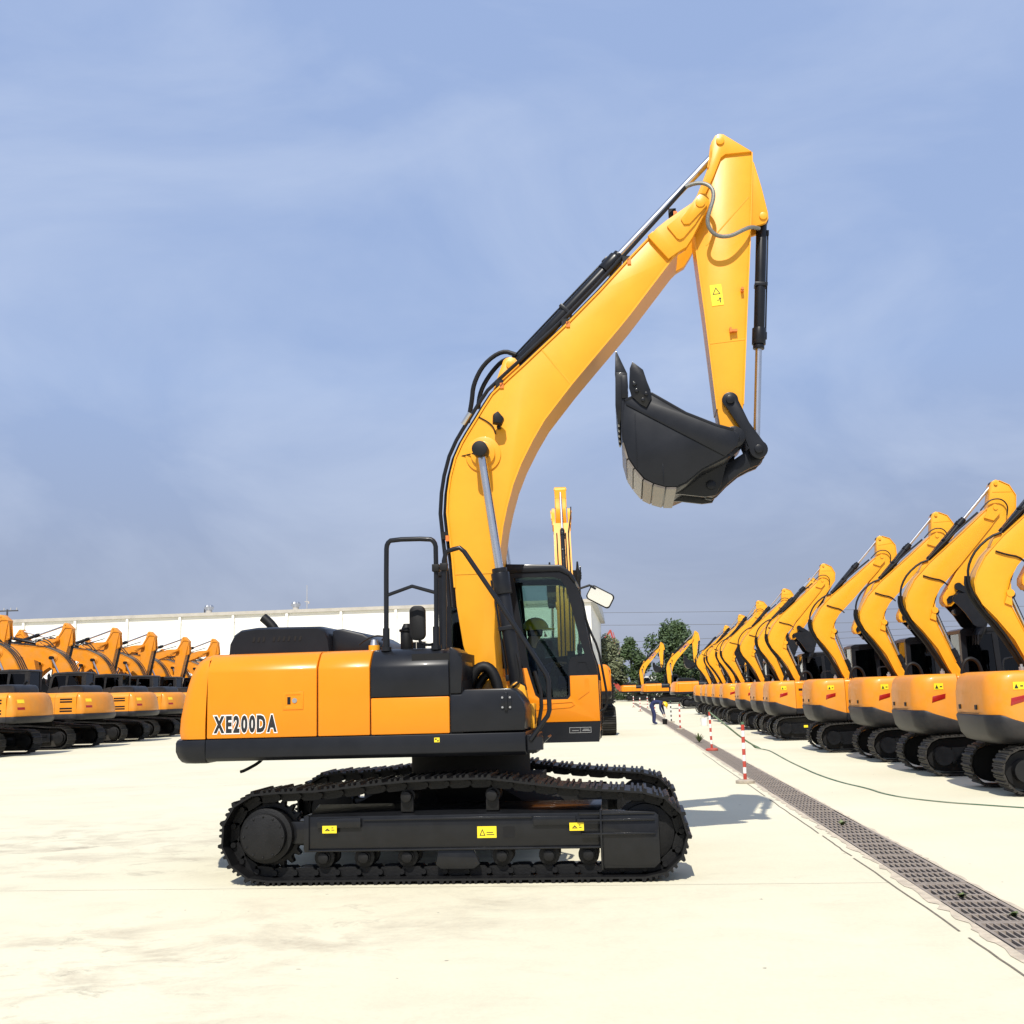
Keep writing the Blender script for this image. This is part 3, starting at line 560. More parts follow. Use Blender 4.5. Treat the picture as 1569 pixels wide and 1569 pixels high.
def wear_mb():
    m = MB(); off = [(1.722, 4.20), (1.765, 4.01), (1.825, 3.91), (1.915, 3.79), (2.012, 3.737), (2.138, 3.695), (2.25, 3.69)]
    for k in range(len(off)-1):
        a, b = off[k], off[k+1]; m.add(*strip([(a[0]+(b[0]-a[0])*.06, a[1]+(b[1]-a[1])*.06), (a[0]+(b[0]-a[0])*.94, a[1]+(b[1]-a[1])*.94)], -.605, .605, .02))
    return m

def build_cab(root, simple, Y_, D_, dk):
    g = 'glass' if not simple else 'glass_dark'
    for s, y0 in ((-1, .36), (1, 1.30)):
        WN = CABW if s < 0 else CABWF; holes = [WN, CABW2]
        part('cab_side', f'cabside{s}{dk}', lambda: MB().prism(CABO, y0, y0+.06, holes), D_, root, 0)
        yy = y0-.008 if s < 0 else y0+.06
        p = part('cab_panel', f'cabyel{s}{dk}', lambda: MB().prism(CYEL, yy, yy+.008), Y_, root, .003)
        if not simple and s < 0:
            MB().add(*strip([(.60, 1.55), (.66, 1.50), (1.04, 1.52), (1.085, 1.545), (1.06, 1.575), (.70, 1.56)], yy-.006, yy, .008)).obj('panel_emboss', Y_, p)
            MB().prism([(1.13, 1.60), (1.25, 1.68), (1.25, 1.82), (1.205, 1.82), (1.205, 1.70), (1.13, 1.64)], yy-.006, yy).obj('panel_emboss', Y_, p)
            MB().add(*strip([(1.13, 1.90), (1.135, 2.0), (1.225, 2.0), (1.26, 1.90)], .352, .36, .01)).obj('panel_emboss', D_, p)
            tag(MB().box(1.02, 1.255, .355, .3595, 1.245, 1.305).obj('maker_plate', 'letter', p), 'small black maker plate with silver print')
            MB().prism([(1.02, 1.245), (1.255, 1.245), (1.255, 1.305), (1.02, 1.305)], .3535, .3548, holes=[[(1.025, 1.25), (1.25, 1.25), (1.25, 1.30), (1.025, 1.30)]]).box(1.16, 1.24, .3535, .3548, 1.266, 1.274).box(1.17, 1.23, .3535, .3548, 1.280, 1.286).box(1.05, 1.12, .3535, .3548, 1.268, 1.274).box(1.137, 1.14, .3535, .3548, 1.25, 1.30).obj('plate_print', 'silver', p)
        part('window_pane', f'cabpane{s}{g}', lambda: MB().prism(WN, y0+.027, y0+.033).prism(CABW2, y0+.027, y0+.033), g, root)
    RF = [(-.40, 2.985), (-.40, 3.03), (-.30, 3.075), (.40, 3.095), (.99, 3.066), (1.105, 2.975), (1.155, 2.875), (1.125, 2.855), (1.06, 2.945), (.97, 2.99)]
    part('cab_roof', 'cabroof'+dk, lambda: MB().prism(RF, .34, 1.38), D_, root, .018)
    part('cab_floor', 'cabfloor'+dk, lambda: MB().box(-.375, 1.33, .42, 1.30, 1.15, 1.24).box(-.378, -.33, .42, 1.30, 1.24, 2.05).box(-.378, -.33, .42, .50, 2.05, 3.0).box(-.378, -.33, 1.22, 1.30, 2.05, 3.0), D_, root)
    part('front_panel', 'cabfront'+dk, lambda: MB().prism([(1.30, 1.24), (1.335, 1.24), (1.35, 1.80), (1.315, 1.80)], .42, 1.30), Y_, root)
    part('windshield', 'cabshield'+g, lambda: MB().prism([(1.315, 1.80), (1.32, 1.82), (1.25, 2.157), (1.165, 2.72), (1.11, 2.86), (1.10, 2.86), (1.155, 2.72), (1.24, 2.157), (1.308, 1.80)], .42, 1.30), g, root)
    part('rear_window', 'cabrear'+g, lambda: MB().box(-.36, -.352, .5, 1.22, 2.05, 2.98), g, root)
    part('seat', 'cabseat', lambda: MB().box(.30, .85, .62, 1.10, 1.55, 1.68).add(*bar((.33, 1.62), (.17, 2.25), .06, .64, 1.08)).box(.12, .21, .72, 1.0, 2.24, 2.44).box(.35, .75, .7, 1.0, 1.24, 1.55), 'seat', root, .03 if not simple else 0)
    part('console', 'cabcons', lambda: MB().box(.35, .90, .46, .58, 1.5, 1.86).box(.35, .90, 1.14, 1.26, 1.5, 1.86).tube([(.84, .52, 1.86), (.88, .52, 2.0)], .02, 8).tube([(.84, 1.20, 1.86), (.88, 1.20, 2.0)], .02, 8).box(1.02, 1.10, .46, .60, 1.85, 2.12), 'interior', root)
    if not simple:
        MB().tube([(1.13, .40, 2.74), (1.19, .40, 2.80), (1.30, .42, 2.835)], .012, 8).tube([(1.30, .42, 2.83), (1.36, .42, 2.79)], .012, 8).obj('mirror_arm', 'rubber', root)
        mm = Matrix.Translation((1.405, .46, 2.705)) @ Matrix.Rotation(R(29), 4, 'Y')
        MB().prism(rrect(-.145, .145, -.085, .085, .04), -.02, .03).obj('mirror_housing', 'rubber', root, .008).matrix_basis = mm
        MB().prism(rrect(-.132, .132, -.072, .072, .035), -.026, -.0205).obj('mirror_glass', 'mirror', root).matrix_basis = mm @ Matrix.Rotation(R(3), 4, 'X')
        MB().tube([(1.17, .40, 2.74), (1.215, .40, 2.55), (1.28, .40, 2.33), (1.36, .40, 2.15), (1.40, .40, 1.90), (1.44, .40, 1.62), (1.42, .40, 1.50), (1.36, .40, 1.47)], .013, 8, 1).obj('grab_rail', 'rubber', root)
def rrect(x0, x1, z0, z1, r):
    return arc((x1-r, z1-r), r, 0, 90, 5)+arc((x0+r, z1-r), r, 90, 180, 5)+arc((x0+r, z0+r), r, 180, 270, 5)+arc((x1-r, z0+r), r, 270, 360, 5)
# ------------------------------------------------------------------ ground, joints, drain
DX = lambda y: 2.545-.0188*(y-9.0)      # centre line of the drain
def concrete():
    m = bpy.data.materials.new('sunlit_concrete'); m.use_nodes = True; t = m.node_tree; b = t.nodes['Principled BSDF']; N = t.nodes.new; L_ = t.links.new
    co = N('ShaderNodeTexCoord'); b.inputs['Roughness'].default_value = .85; b.inputs['Specular IOR Level'].default_value = .25
    def noise(sc, det, rough, scale3=(1, 1, 1), dist_=0):
        mp_ = N('ShaderNodeMapping'); mp_.inputs['Scale'].default_value = scale3; n = N('ShaderNodeTexNoise'); n.inputs['Scale'].default_value = sc; n.inputs['Detail'].default_value = det; n.inputs['Roughness'].default_value = rough; n.inputs['Distortion'].default_value = dist_
        L_(co.outputs['Object'], mp_.inputs[0]); L_(mp_.outputs[0], n.inputs[0]); return n.outputs[0]
    def ramp(i, p0, c0, p1, c1):
        r_ = N('ShaderNodeValToRGB'); e = r_.color_ramp.elements; e[0].position = p0; e[1].position = p1; e[0].color = (*c0, 1); e[1].color = (*c1, 1); L_(i, r_.inputs[0]); return r_.outputs[0]
    def mix(f, a, c, mode='MIX'):
        x = N('ShaderNodeMixRGB'); x.blend_type = mode; L_(f, x.inputs[0]); L_(a, x.inputs[1])
        if isinstance(c, tuple): x.inputs[2].default_value = (*c, 1)
        else: L_(c, x.inputs[2])
        return x.outputs[0]
    base = ramp(noise(.35, 6, .6), .3, (.62, .575, .42), .7, (.69, .645, .48))
    fine = ramp(noise(26, 6, .7), .35, (.90, .90, .90), .7, (1.03, 1.03, 1.03))
    x = N('ShaderNodeMixRGB'); x.blend_type = 'MULTIPLY'; x.inputs[0].default_value = .6; L_(base, x.inputs[1]); L_(fine, x.inputs[2]); out = x.outputs[0]
    # worn and stained smears, stretched along x, patchy
    area = ramp(noise(.16, 3, .5), .40, (.05, .05, .05), .56, (1, 1, 1))
    sx_ = N('ShaderNodeSeparateXYZ'); L_(co.outputs['Object'], sx_.inputs[0]); mr_ = N('ShaderNodeMapRange'); mr_.interpolation_type = 'SMOOTHSTEP'
    mr_.inputs[1].default_value = .3; mr_.inputs[2].default_value = -2.6; mr_.inputs[3].default_value = .16; mr_.inputs[4].default_value = 1; L_(sx_.outputs[0], mr_.inputs[0])
    am_ = N('ShaderNodeMath'); am_.operation = 'MULTIPLY'; L_(area, am_.inputs[0]); L_(mr_.outputs[0], am_.inputs[1]); area = am_.outputs[0]
    my_ = N('ShaderNodeMapRange'); my_.interpolation_type = 'SMOOTHSTEP'; my_.inputs[1].default_value = 12.0; my_.inputs[2].default_value = 17.0; my_.inputs[3].default_value = 1; my_.inputs[4].default_value = .18; L_(sx_.outputs[1], my_.inputs[0])
    an_ = N('ShaderNodeMath'); an_.operation = 'MULTIPLY'; L_(area, an_.inputs[0]); L_(my_.outputs[0], an_.inputs[1]); area = an_.outputs[0]
    sm = ramp(noise(1.5, 10, .70, (.75, .95, 1), .5), .46, (0, 0, 0), .68, (.9, .9, .9))
    f = N('ShaderNodeMath'); f.operation = 'MULTIPLY'; L_(area, f.inputs[0]); L_(sm, f.inputs[1])
    out = mix(f.outputs[0], out, (.31, .25, .185))
    dk = ramp(noise(2.6, 11, .74, (.8, 1.0, 1), .6), .56, (0, 0, 0), .72, (.85, .85, .85)); f2 = N('ShaderNodeMath'); f2.operation = 'MULTIPLY'; L_(area, f2.inputs[0]); L_(dk, f2.inputs[1])
    out = mix(f2.outputs[0], out, (.17, .14, .11))
    sp = ramp(noise(9, 3, .4), .765, (0, 0, 0), .785, (.8, .8, .8)); out = mix(sp, out, (.16, .14, .11))
    L_(out, b.inputs['Base Color'])
    bp = N('ShaderNodeBump'); bp.inputs['Strength'].default_value = .35; bp.inputs['Distance'].default_value = .006; L_(noise(45, 6, .7), bp.inputs['Height']); L_(bp.outputs[0], b.inputs['Normal'])
    return m
M['concrete'] = concrete()
hw = .236; YA, YB = 2.0, 135.0
E_ = 2500
inner = [(DX(YA)-hw, YA, 0), (DX(YA)+hw, YA, 0), (DX(YB)+hw, YB, 0), (DX(YB)-hw, YB, 0)]; outer = [(-E_, -E_, 0), (E_, -E_, 0), (E_, E_, 0), (-E_, E_, 0)]
g = MB().add(outer+inner, [(0, 1, 5, 4), (1, 2, 6, 5), (2, 3, 7, 6), (3, 0, 4, 7)])
struct(g.obj('ground', 'concrete'))
ch = MB(); A_, B_, C_, D4 = [Vector(v) for v in inner]; dz = Vector((0, 0, -.42))
ch.add([A_, B_, C_, D4, A_+dz, B_+dz, C_+dz, D4+dz], [(0, 1, 5, 4), (1, 2, 6, 5), (2, 3, 7, 6), (3, 0, 4, 7), (4, 5, 6, 7)])
drain = struct(ch.obj('drain_channel', 'shade_black'))
def grate():
    m = MB(); hx, hy = .222, .398; holes = []
    for r_ in range(3):
        y0 = -.365+r_*.250
        for c in range(8):
            x0 = -.196+c*.0495; holes.append([(x0, y0), (x0+.035, y0), (x0+.035, y0+.217), (x0, y0+.217)])
    m.prism([(-hx, -hy), (hx, -hy), (hx, hy), (-hx, hy)], 0, .022, holes)
    m.v = [(x, z, -y) for x, y, z in m.v]
    return m
gm = grate().mesh('drain_grate', 'iron', 0)
y = 2.45; random.seed(3)
while y < 134:
    link('drain_grate', gm, drain, T((DX(y)+random.uniform(-.004, .004), y, .002+random.uniform(-.004, .005))) @ Matrix.Rotation(R(1.08+random.uniform(-.5, .5)), 4, 'Z') @ Matrix.Rotation(R(random.uniform(-.4, .4)), 4, 'Y'))
    y += .812
def edge_strip(s):
    m = MB(); P_ = []; yy = YA
    while yy < 90: P_.append((yy, random.uniform(.02, .10) if s < 0 else random.uniform(.01, .05))); yy += random.uniform(.05, .22)
    for (a, wa), (b, wb) in zip(P_, P_[1:]):
        xa, xb = DX(a)+s*hw, DX(b)+s*hw; q = [(xa-s*.004, a, .004), (xa+s*wa, a, .004), (xb+s*wb, b, .004), (xb-s*.004, b, .004)]
        m.add(q, [(0, 1, 2, 3)])
    return m
struct(edge_strip(-1).obj('drain_mortar', 'mortar')); struct(edge_strip(1).obj('drain_mortar', 'mortar'))
def flat_line(pts, w, z, name, mt, kind=True):
    m = MB(); P_ = [Vector((x, y, z)) for x, y in pts]; a, b = [], []
    for i, p in enumerate(P_):
        d = (P_[min(i+1, len(P_)-1)]-P_[max(i-1, 0)]).normalized(); n = Vector((-d.y, d.x, 0))*w*.5; a.append(p+n); b.append(p-n)
    k = len(P_); m.add(a+b, [(i, i+1, k+i+1, k+i) for i in range(k-1)]); o = m.obj(name, mt)
    return struct(o) if kind else o
for y0, y1 in ((2.2, 6.4), (6.5, 8.05), (8.25, 11.6), (11.75, 13.3), (13.5, 17.5), (18, 30)):
    flat_line([(DX(yy)-.405+random.uniform(-.008, .008), yy) for yy in [y0+(y1-y0)*i/8 for i in range(9)]], .016, .004, 'joint', 'joint')
for k in (-1, 0, 2, 4): flat_line([(-60, 10.2+k*6.0+.35), (DX(10.2+k*6)-.41, 10.2+k*6.0)], .006, .003, 'joint', 'joint')

# ------------------------------------------------------------------ main excavator
hero = empty('excavator', (-1.706, 11.85, 0))
tag(hero, 'large yellow and charcoal excavator with raised boom in the foreground, marked XE200DA', 'excavator')
build_big(hero, 0, 0, simple=False, logo=False)
xs = 0; ltr = []
for chh in 'XE200DA':
    m1 = text_mesh(chh, .205, .0012, .0105, .62); m2 = text_mesh(chh, .205, .0008, .0215, .62)
    x0 = min(v.co.x for v in m1.vertices); x1 = max(v.co.x for v in m1.vertices); ltr.append((m1, m2, xs-x0)); xs += x1-x0+.016
k = .634/xs
for m1, m2, dx in ltr:
    LM = T((-2.283, -1.3535, 1.397)) @ Matrix.Rotation(math.pi/2, 4, 'X') @ Matrix.Diagonal((k, 1, 1, 1)) @ T((dx, 0, 0))
    m1.materials.append(M['letter']); m2.materials.append(M['white'])
    lo = link('model_letter', m1, hero, T((0, -.0015, 0)) @ LM); tag(lo, 'bold black letter of the model lettering'); link('letter_outline', m2, lo, LM.inverted() @ T((0, .0015, 0)) @ LM)
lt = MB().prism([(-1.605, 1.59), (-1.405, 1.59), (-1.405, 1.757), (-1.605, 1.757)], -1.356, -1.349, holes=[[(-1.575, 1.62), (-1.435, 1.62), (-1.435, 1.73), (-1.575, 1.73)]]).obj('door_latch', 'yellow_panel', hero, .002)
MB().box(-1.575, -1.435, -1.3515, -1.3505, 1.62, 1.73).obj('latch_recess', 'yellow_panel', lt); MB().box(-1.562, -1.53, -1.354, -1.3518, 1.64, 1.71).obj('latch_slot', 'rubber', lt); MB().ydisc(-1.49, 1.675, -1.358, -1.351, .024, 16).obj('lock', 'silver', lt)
MB().box(-.150, -.100, -1.3545, -1.3525, 1.255, 1.297).obj('warning_label', 'label', hero); MB().box(-.142, -.127, -1.356, -1.3547, 1.277, 1.29).box(-.122, -.108, -1.356, -1.3547, 1.262, 1.275).obj('warning_print', 'letter', hero)
tl = cw_patch(-1.15, -.85, 1.52, 1.66).obj('tail_light', 'red', hero)
rail = MB().tube([(-.631, -1.2, 2.12), (-.622, -1.2, 3.10), (-.612, -1.2, 3.165), (-.57, -1.2, 3.203), (-.19, -1.2, 3.197), (-.145, -1.2, 3.165), (-.128, -1.2, 3.10), (-.142, -1.2, 2.12)], .024, 12, 1).tube([(-.62, -1.2, 2.659), (-.371, -1.2, 2.739), (-.135, -1.2, 2.666)], .018, 10).cyl((-.631, -1.2, 2.12), (-.631, -1.2, 2.16), .05, n=12).cyl((-.142, -1.2, 2.12), (-.142, -1.2, 2.16), .05, n=12).cyl((-.631, -1.2, 2.12), (-.630, -1.2, 2.34), .033, n=12).cyl((-.142, -1.2, 2.12), (-.141, -1.2, 2.34), .033, n=12)
rail.obj('hand_rail', 'dark', hero)
MB().tube([(-.053, -1.28, 2.12), (-.039, -1.28, 2.966), (-.018, -1.28, 3.05), (.05, -1.28, 3.072), (.115, -1.28, 3.085), (.16, -1.28, 3.045), (.451, -1.28, 2.596), (.725, -1.28, 2.161), (.915, -1.28, 1.85), (.932, -1.28, 1.79), (.932, -1.28, 1.522), (.915, -1.28, 1.47), (.859, -1.28, 1.40), (.745, -1.28, 1.25)], .023, 12).obj('step_rail', 'dark', hero)
MB().box(-.165, -.095, -1.25, -1.16, 2.87, 2.94).box(-.075, -.005, -1.32, -1.24, 2.87, 2.94).cyl((-.14, -1.21, 2.905), (-.04, -1.28, 2.905), .014, n=8).obj('rail_clamp', 'rubber', hero, .004)
mr = MB().prism(rrect(-.445, -.285, 2.225, 2.565, .06), -1.0, -.93).obj('side_mirror', 'rubber', hero, .02); MB().tube([(-.36, -.96, 2.28), (-.34, -.98, 2.20), (-.25, -1.05, 2.17), (-.145, -1.2, 2.18)], .014, 8, 1).obj('mirror_arm', 'rubber', mr)
MB().cyl((-.50, -.85, 2.13), (-.50, -.85, 2.32), .062, n=24).cyl((-.50, -.85, 2.32), (-.50, -.85, 2.345), .075, n=24).cyl((-.50, -.85, 2.345), (-.50, -.85, 2.40), .055, .03, n=24).obj('air_precleaner', 'rubber', hero, .004)
MB().cyl((-.80, -.98, 2.13), (-.80, -.98, 2.19), .055, n=20).obj('filler_neck', 'yellow', hero); MB().cyl((-.80, -.98, 2.19), (-.80, -.98, 2.245), .045, .032, n=20).obj('filler_cap', 'silver', hero)
MB().tube([(-.95, -1.0, 2.20), (-.88, -1.0, 2.25), (-.78, -1.0, 2.285), (-.69, -1.0, 2.27), (-.72, -1.0, 2.235)], .009, 8, 1).obj('grab_handle', 'rubber', hero)
hb = MB().box(.487, .585, -1.358, -1.349, 1.545, 1.665).box(.52, .55, -1.375, -1.349, 1.53, 1.70).obj('hinge_bracket', 'dark', hero, .004)
for x in (.50, .572):
    for z in (1.56, 1.65): MB().ydisc(x, z, -1.366, -1.357, .011, 6).obj('bolt', 'silver', hb)
MB().tube([(-.05, -.62, 1.45), (.12, -.62, 1.90), (.25, -.62, 1.98), (.36, -.62, 1.86), (.42, -.62, 1.45)], .055, 12, 2).tube([(.02, -.52, 1.45), (.2, -.52, 1.86), (.32, -.52, 1.9), (.4, -.5, 1.5)], .045, 10, 2).obj('supply_hose', 'rubber', hero)
MB().tube([(.57, -.60, 2.08), (.60, -.62, 1.95), (.60, -.62, 1.80), (.52, -.62, 1.74)], .012, 8, 1).obj('cylinder_hose', 'rubber', hero)
MB().tube([(.74, -.40, 1.30), (.80, -.36, 1.62), (.72, -.3, 1.9)], .02, 8, 1).obj('swivel_hoses', 'rubber', hero)
MB().box(.60, .74, -.70, -.45, 1.34, 1.58).obj('front_cover', 'yellow', hero, .01); MB().box(.741, .745, -.66, -.60, 1.38, 1.52).obj('cover_slot', 'rubber', hero)
MB().tube([(-1.93, -.9, 1.14), (-1.97, -.95, 1.08), (-2.10, -1.0, 1.01), (-2.14, -1.0, 1.0)], .016, 8, 1).obj('drain_hose', 'rubber', hero)
MB().add(*strip([(.74, 1.12), (.82, 1.20), (.90, 1.27)], -1.1, -.7, .02)).box(.72, .86, -1.28, -1.2, 1.16, 1.28).obj('step_plate', 'dark', hero)

# ------------------------------------------------------------------ people
def skin_body(name, J, E2, mats, pick, sub=2):
    names = list(J); me_ = bpy.data.meshes.new(name); me_.from_pydata([J[n][0] for n in names], [(names.index(a), names.index(b)) for a, b in E2], [])
    ob = bpy.data.objects.new(name, me_); COL.objects.link(ob); md = ob.modifiers.new('skin', 'SKIN'); md.use_smooth_shade = True
    for i, n in enumerate(names):
        sv = me_.skin_vertices[0].data[i]; r_ = J[n][1]; sv.radius = (r_, r_) if not isinstance(r_, tuple) else r_; sv.use_root = (i == 0)
    s2 = ob.modifiers.new('sub', 'SUBSURF'); s2.levels = sub; s2.render_levels = sub
    dg = bpy.context.evaluated_depsgraph_get(); out = bpy.data.meshes.new_from_object(ob.evaluated_get(dg)); bpy.data.objects.remove(ob)
    out.materials.clear()
    for m in mats: out.materials.append(M[m])
    pos = [Vector(J[n][0]) for n in names]
    for p in out.polygons:
        c = p.center; i = min(range(len(pos)), key=lambda q: (pos[q]-c).length); p.material_index = pick(names[i]); p.use_smooth = True
    return out
def hand(J, E2, wrist, d, side, pre):
    "five short skinned chains rooted in the palm"
    d = Vector(d).normalized(); w = Vector(J[wrist][0]); s = d.cross(Vector(side)).normalized(); n = Vector(side).normalized()
    J[pre+'palm'] = (tuple(w+d*.055), (.034, .018)); E2.append((wrist, pre+'palm'))
    for i, (o, ln) in enumerate(((-.028, .072), (-.01, .085), (.01, .08), (.028, .062))):
        a = w+d*.095+s*o; b = a+d*ln*.5+n*.008; c = b+d*ln*.4+n*.025
        J[f'{pre}f{i}a'] = (tuple(a), .009); J[f'{pre}f{i}b'] = (tuple(b), .0085); J[f'{pre}f{i}c'] = (tuple(c), .0075)
        E2 += [(pre+'palm', f'{pre}f{i}a'), (f'{pre}f{i}a', f'{pre}f{i}b'), (f'{pre}f{i}b', f'{pre}f{i}c')]
    a = w+d*.04-s*.045; b = a+d*.045-s*.012+n*.015
    J[pre+'ta'] = (tuple(a), .011); J[pre+'tb'] = (tuple(b), .009); E2 += [(pre+'palm', pre+'ta'), (pre+'ta', pre+'tb')]
def helmet_mb(): 
    m = MB(); rings = []
    for k in range(7):
        a = math.pi/2*k/6; r_ = .135*math.cos(a)+.001; rings.append([(r_*1.12*math.cos(2*math.pi*i/20), r_*math.sin(2*math.pi*i/20), .135*math.sin(a)) for i in range(20)])
    m.loft(rings); m.loft([[((.175+(.045 if math.cos(2*math.pi*i/20) > .3 else 0))*math.cos(2*math.pi*i/20), .155*math.sin(2*math.pi*i/20), zz) for i in range(20)] for zz in (-.012, .004)])
    return m
def face_parts(root, c, f, hairy=True):
    "nose, ears and eyes round head centre c looking along f"
    f = Vector(f).normalized(); s = f.cross(Vector((0, 0, 1))).normalized(); u = s.cross(f); c = Vector(c)
    m = MB(); m.add([c+f*.095+u*.02, c+f*.09-u*.035+s*.018, c+f*.09-u*.035-s*.018, c+f*.125-u*.03], [(0, 1, 3), (0, 3, 2), (1, 2, 3), (0, 2, 1)])
    for q in (-1, 1): m.cyl(c+s*q*.078, c+s*q*.092-f*.012, .028, .02, n=10)
    m.obj('face', 'skin', root)
    e = MB()
    for q in (-1, 1): e.cyl(c+f*.092+s*q*.032+u*.015, c+f*.099+s*q*.032+u*.015, .011, n=8)
    e.cyl(c+f*.086-u*.062-s*.025, c+f*.086-u*.062+s*.025, .006, n=6)
    e.obj('eyes', 'letter', root)
    h = MB().loft([[c-f*.018+s*(.088*math.cos(t))*k+f*(.092*math.sin(t))*k-u*.03*(1 if zz == 0 else 0)+u*zz for t in [2*math.pi*i/14 for i in range(14)]] for zz, k in ((0, .93), (.04, 1.0), (.085, .8), (.105, .45))])
    h.obj('hair', 'letter', root)
# operator seated in the cab of the main machine
hx, hy, hz = -1.706, 11.85, 0
J = dict(pelvis=((.22, .86, 1.76), .15), chest=((.22, .86, 2.02), (.17, .14)), neckb=((.26, .86, 2.19), .10), neck=((.30, .86, 2.25), .055), head=((.35, .86, 2.345), .088), crown=((.345, .86, 2.42), .082),
         hipl=((.30, 1.0, 1.74), .10), kneel=((.74, 1.02, 1.80), .075), anklel=((.80, 1.02, 1.36), .05), toel=((.94, 1.02, 1.31), .045), hipr=((.30, .72, 1.74), .10), kneer=((.74, .70, 1.80), .075), ankler=((.80, .70, 1.36), .05), toer=((.94, .70, 1.31), .045),
         shl=((.24, 1.06, 2.12), .075), ell=((.34, 1.14, 1.88), .055), wrl=((.55, 1.17, 1.98), .035), shr=((.24, .66, 2.12), .075), elr=((.34, .57, 1.88), .055), wrr=((.55, .54, 1.98), .035))
E2 = [('pelvis', 'chest'), ('chest', 'neckb'), ('neckb', 'neck'), ('neck', 'head'), ('head', 'crown'), ('pelvis', 'hipl'), ('hipl', 'kneel'), ('kneel', 'anklel'), ('anklel', 'toel'), ('pelvis', 'hipr'), ('hipr', 'kneer'), ('kneer', 'ankler'), ('ankler', 'toer'),
      ('chest', 'shl'), ('shl', 'ell'), ('ell', 'wrl'), ('chest', 'shr'), ('shr', 'elr'), ('elr', 'wrr')]
hand(J, E2, 'wrl', (1, 0, .25), (0, 0, -1), 'l'); hand(J, E2, 'wrr', (1, 0, .25), (0, 0, -1), 'r')
SK = lambda n: 0 if n in ('head', 'crown', 'neck') or n[0] in 'lr' and n not in ('lr',) and (n[1:] == 'palm' or n[1:2] in 'ft') else 1
op = link('person', skin_body('person', J, E2, ['skin', 'blue'], SK)); op.location = (hx+.30, hy, hz)
tag(op, 'operator in dark blue overalls and yellow helmet sitting in the cab of the foreground excavator', 'person')
face_parts(op, (.355, .86, 2.345), (1, 0, -.05)); link('helmet', helmet_mb().mesh('helmet', 'helmet'), op, T((.345, .86, 2.395)))
# bending worker by the drain
WX, WY = 1.05, 53.6
J = dict(pelvis=((-.20, 0, .98), .15), belly=((-.05, 0, 1.05), (.15, .13)), chest=((.16, 0, 1.05), (.17, .14)), neckb=((.33, 0, .99), .09), neck=((.38, 0, .96), .055), head=((.46, 0, .90), .088), crown=((.52, 0, .86), .08),
         hipl=((-.18, .10, .90), .11), kneel=((-.10, .13, .50), .075), anklel=((-.14, .15, .10), .055), toel=((.0, .17, .05), .045), hipr=((-.18, -.10, .90), .11), kneer=((-.02, -.12, .50), .075), ankler=((-.04, -.14, .10), .055), toer=((.10, -.16, .05), .045),
         shl=((.28, .19, 1.03), .075), ell=((.33, .24, .74), .055), wrl=((.40, .17, .50), .036), shr=((.28, -.19, 1.03), .075), elr=((.26, -.24, .74), .055), wrr=((.36, -.17, .50), .036))
E2 = [('pelvis', 'belly'), ('belly', 'chest'), ('chest', 'neckb'), ('neckb', 'neck'), ('neck', 'head'), ('head', 'crown'), ('pelvis', 'hipl'), ('hipl', 'kneel'), ('kneel', 'anklel'), ('anklel', 'toel'), ('pelvis', 'hipr'), ('hipr', 'kneer'), ('kneer', 'ankler'), ('ankler', 'toer'),
      ('chest', 'shl'), ('shl', 'ell'), ('ell', 'wrl'), ('chest', 'shr'), ('shr', 'elr'), ('elr', 'wrr')]
hand(J, E2, 'wrl', (.2, -.1, -1), (1, 0, 0), 'l'); hand(J, E2, 'wrr', (.2, .1, -1), (1, 0, 0), 'r')
wk = link('person', skin_body('person', J, E2, ['skin', 'blue'], SK)); wk.location = (WX, WY, 0); wk.rotation_euler = (0, 0, R(-8))
tag(wk, 'worker in navy overalls and yellow helmet bending down beside the drain', 'person')
face_parts(wk, (.46, 0, .90), (.5, 0, -.85)); hm = link('helmet', helmet_mb().mesh('helmet', 'helmet'), wk, T((.47, 0, .905)) @ Matrix.Rotation(R(62), 4, 'Y'))
bkt = empty('bucket', (WX+.42, WY-.02, 0)); tag(bkt, 'small dark bucket with wire handle in the worker\'s hands', 'bucket')
MB().loft([[(r_*math.cos(2*math.pi*i/20), r_*math.sin(2*math.pi*i/20), z) for i in range(20)] for r_, z in ((.10, .004), (.125, .24), (.132, .245), (.120, .243), (.095, .02))], cap=True).obj('pail', 'rubber', bkt)
MB().tube([(0, -.125, .23), (0, -.11, .33), (0, 0, .40), (0, .11, .33), (0, .125, .23)], .006, 6, 1).obj('handle', 'silver', bkt)

# ------------------------------------------------------------------ seven-tonne excavators of the right-hand row (rear of counterweight at x=-1.6)
mo = 1.6
MO = [(1.35, 1.12), (1.10, 1.50), (.91, 1.87), (.73, 2.28), (.48, 2.63), (.30, 2.84), (.21, 3.03), (.20, 3.2), (.26, 3.36), (.40, 3.6), (.71, 3.92), (1.31, 4.42), (1.86, 4.90), (2.0, 4.98), (2.09, 4.93), (2.08, 4.80), (1.9, 4.56), (1.22, 3.80), (.86, 3.42), (.74, 3.22), (.69, 2.97), (.72, 2.81), (.87, 2.43), (1.03, 2.02), (1.2, 1.7), (1.55, 1.2)]
MO = [(x-mo, z) for x, z in MO]
MARM = [(x-mo, z) for x, z in [(1.90, 4.95), (1.93, 5.12), (1.97, 5.36), (2.01, 5.43), (2.07, 5.46), (2.13, 5.44), (2.31, 5.35), (2.42, 5.15), (2.40, 4.90), (1.16, 3.13), (1.08, 3.05), (.98, 3.06), (.93, 3.14), (.94, 3.24), (1.86, 4.78)]]
MPIV = (2.0-mo, 4.90); MEND = (1.03-mo, 3.15)
MPATH = [(1.15, .026), (-1.17, .026)]+arc((-1.17, .36), .334, 265, 95, 10)+[(-.6, .715), (.1, .71), (.7, .70)]+arc((1.17, .35), .324, 90, -88, 10)
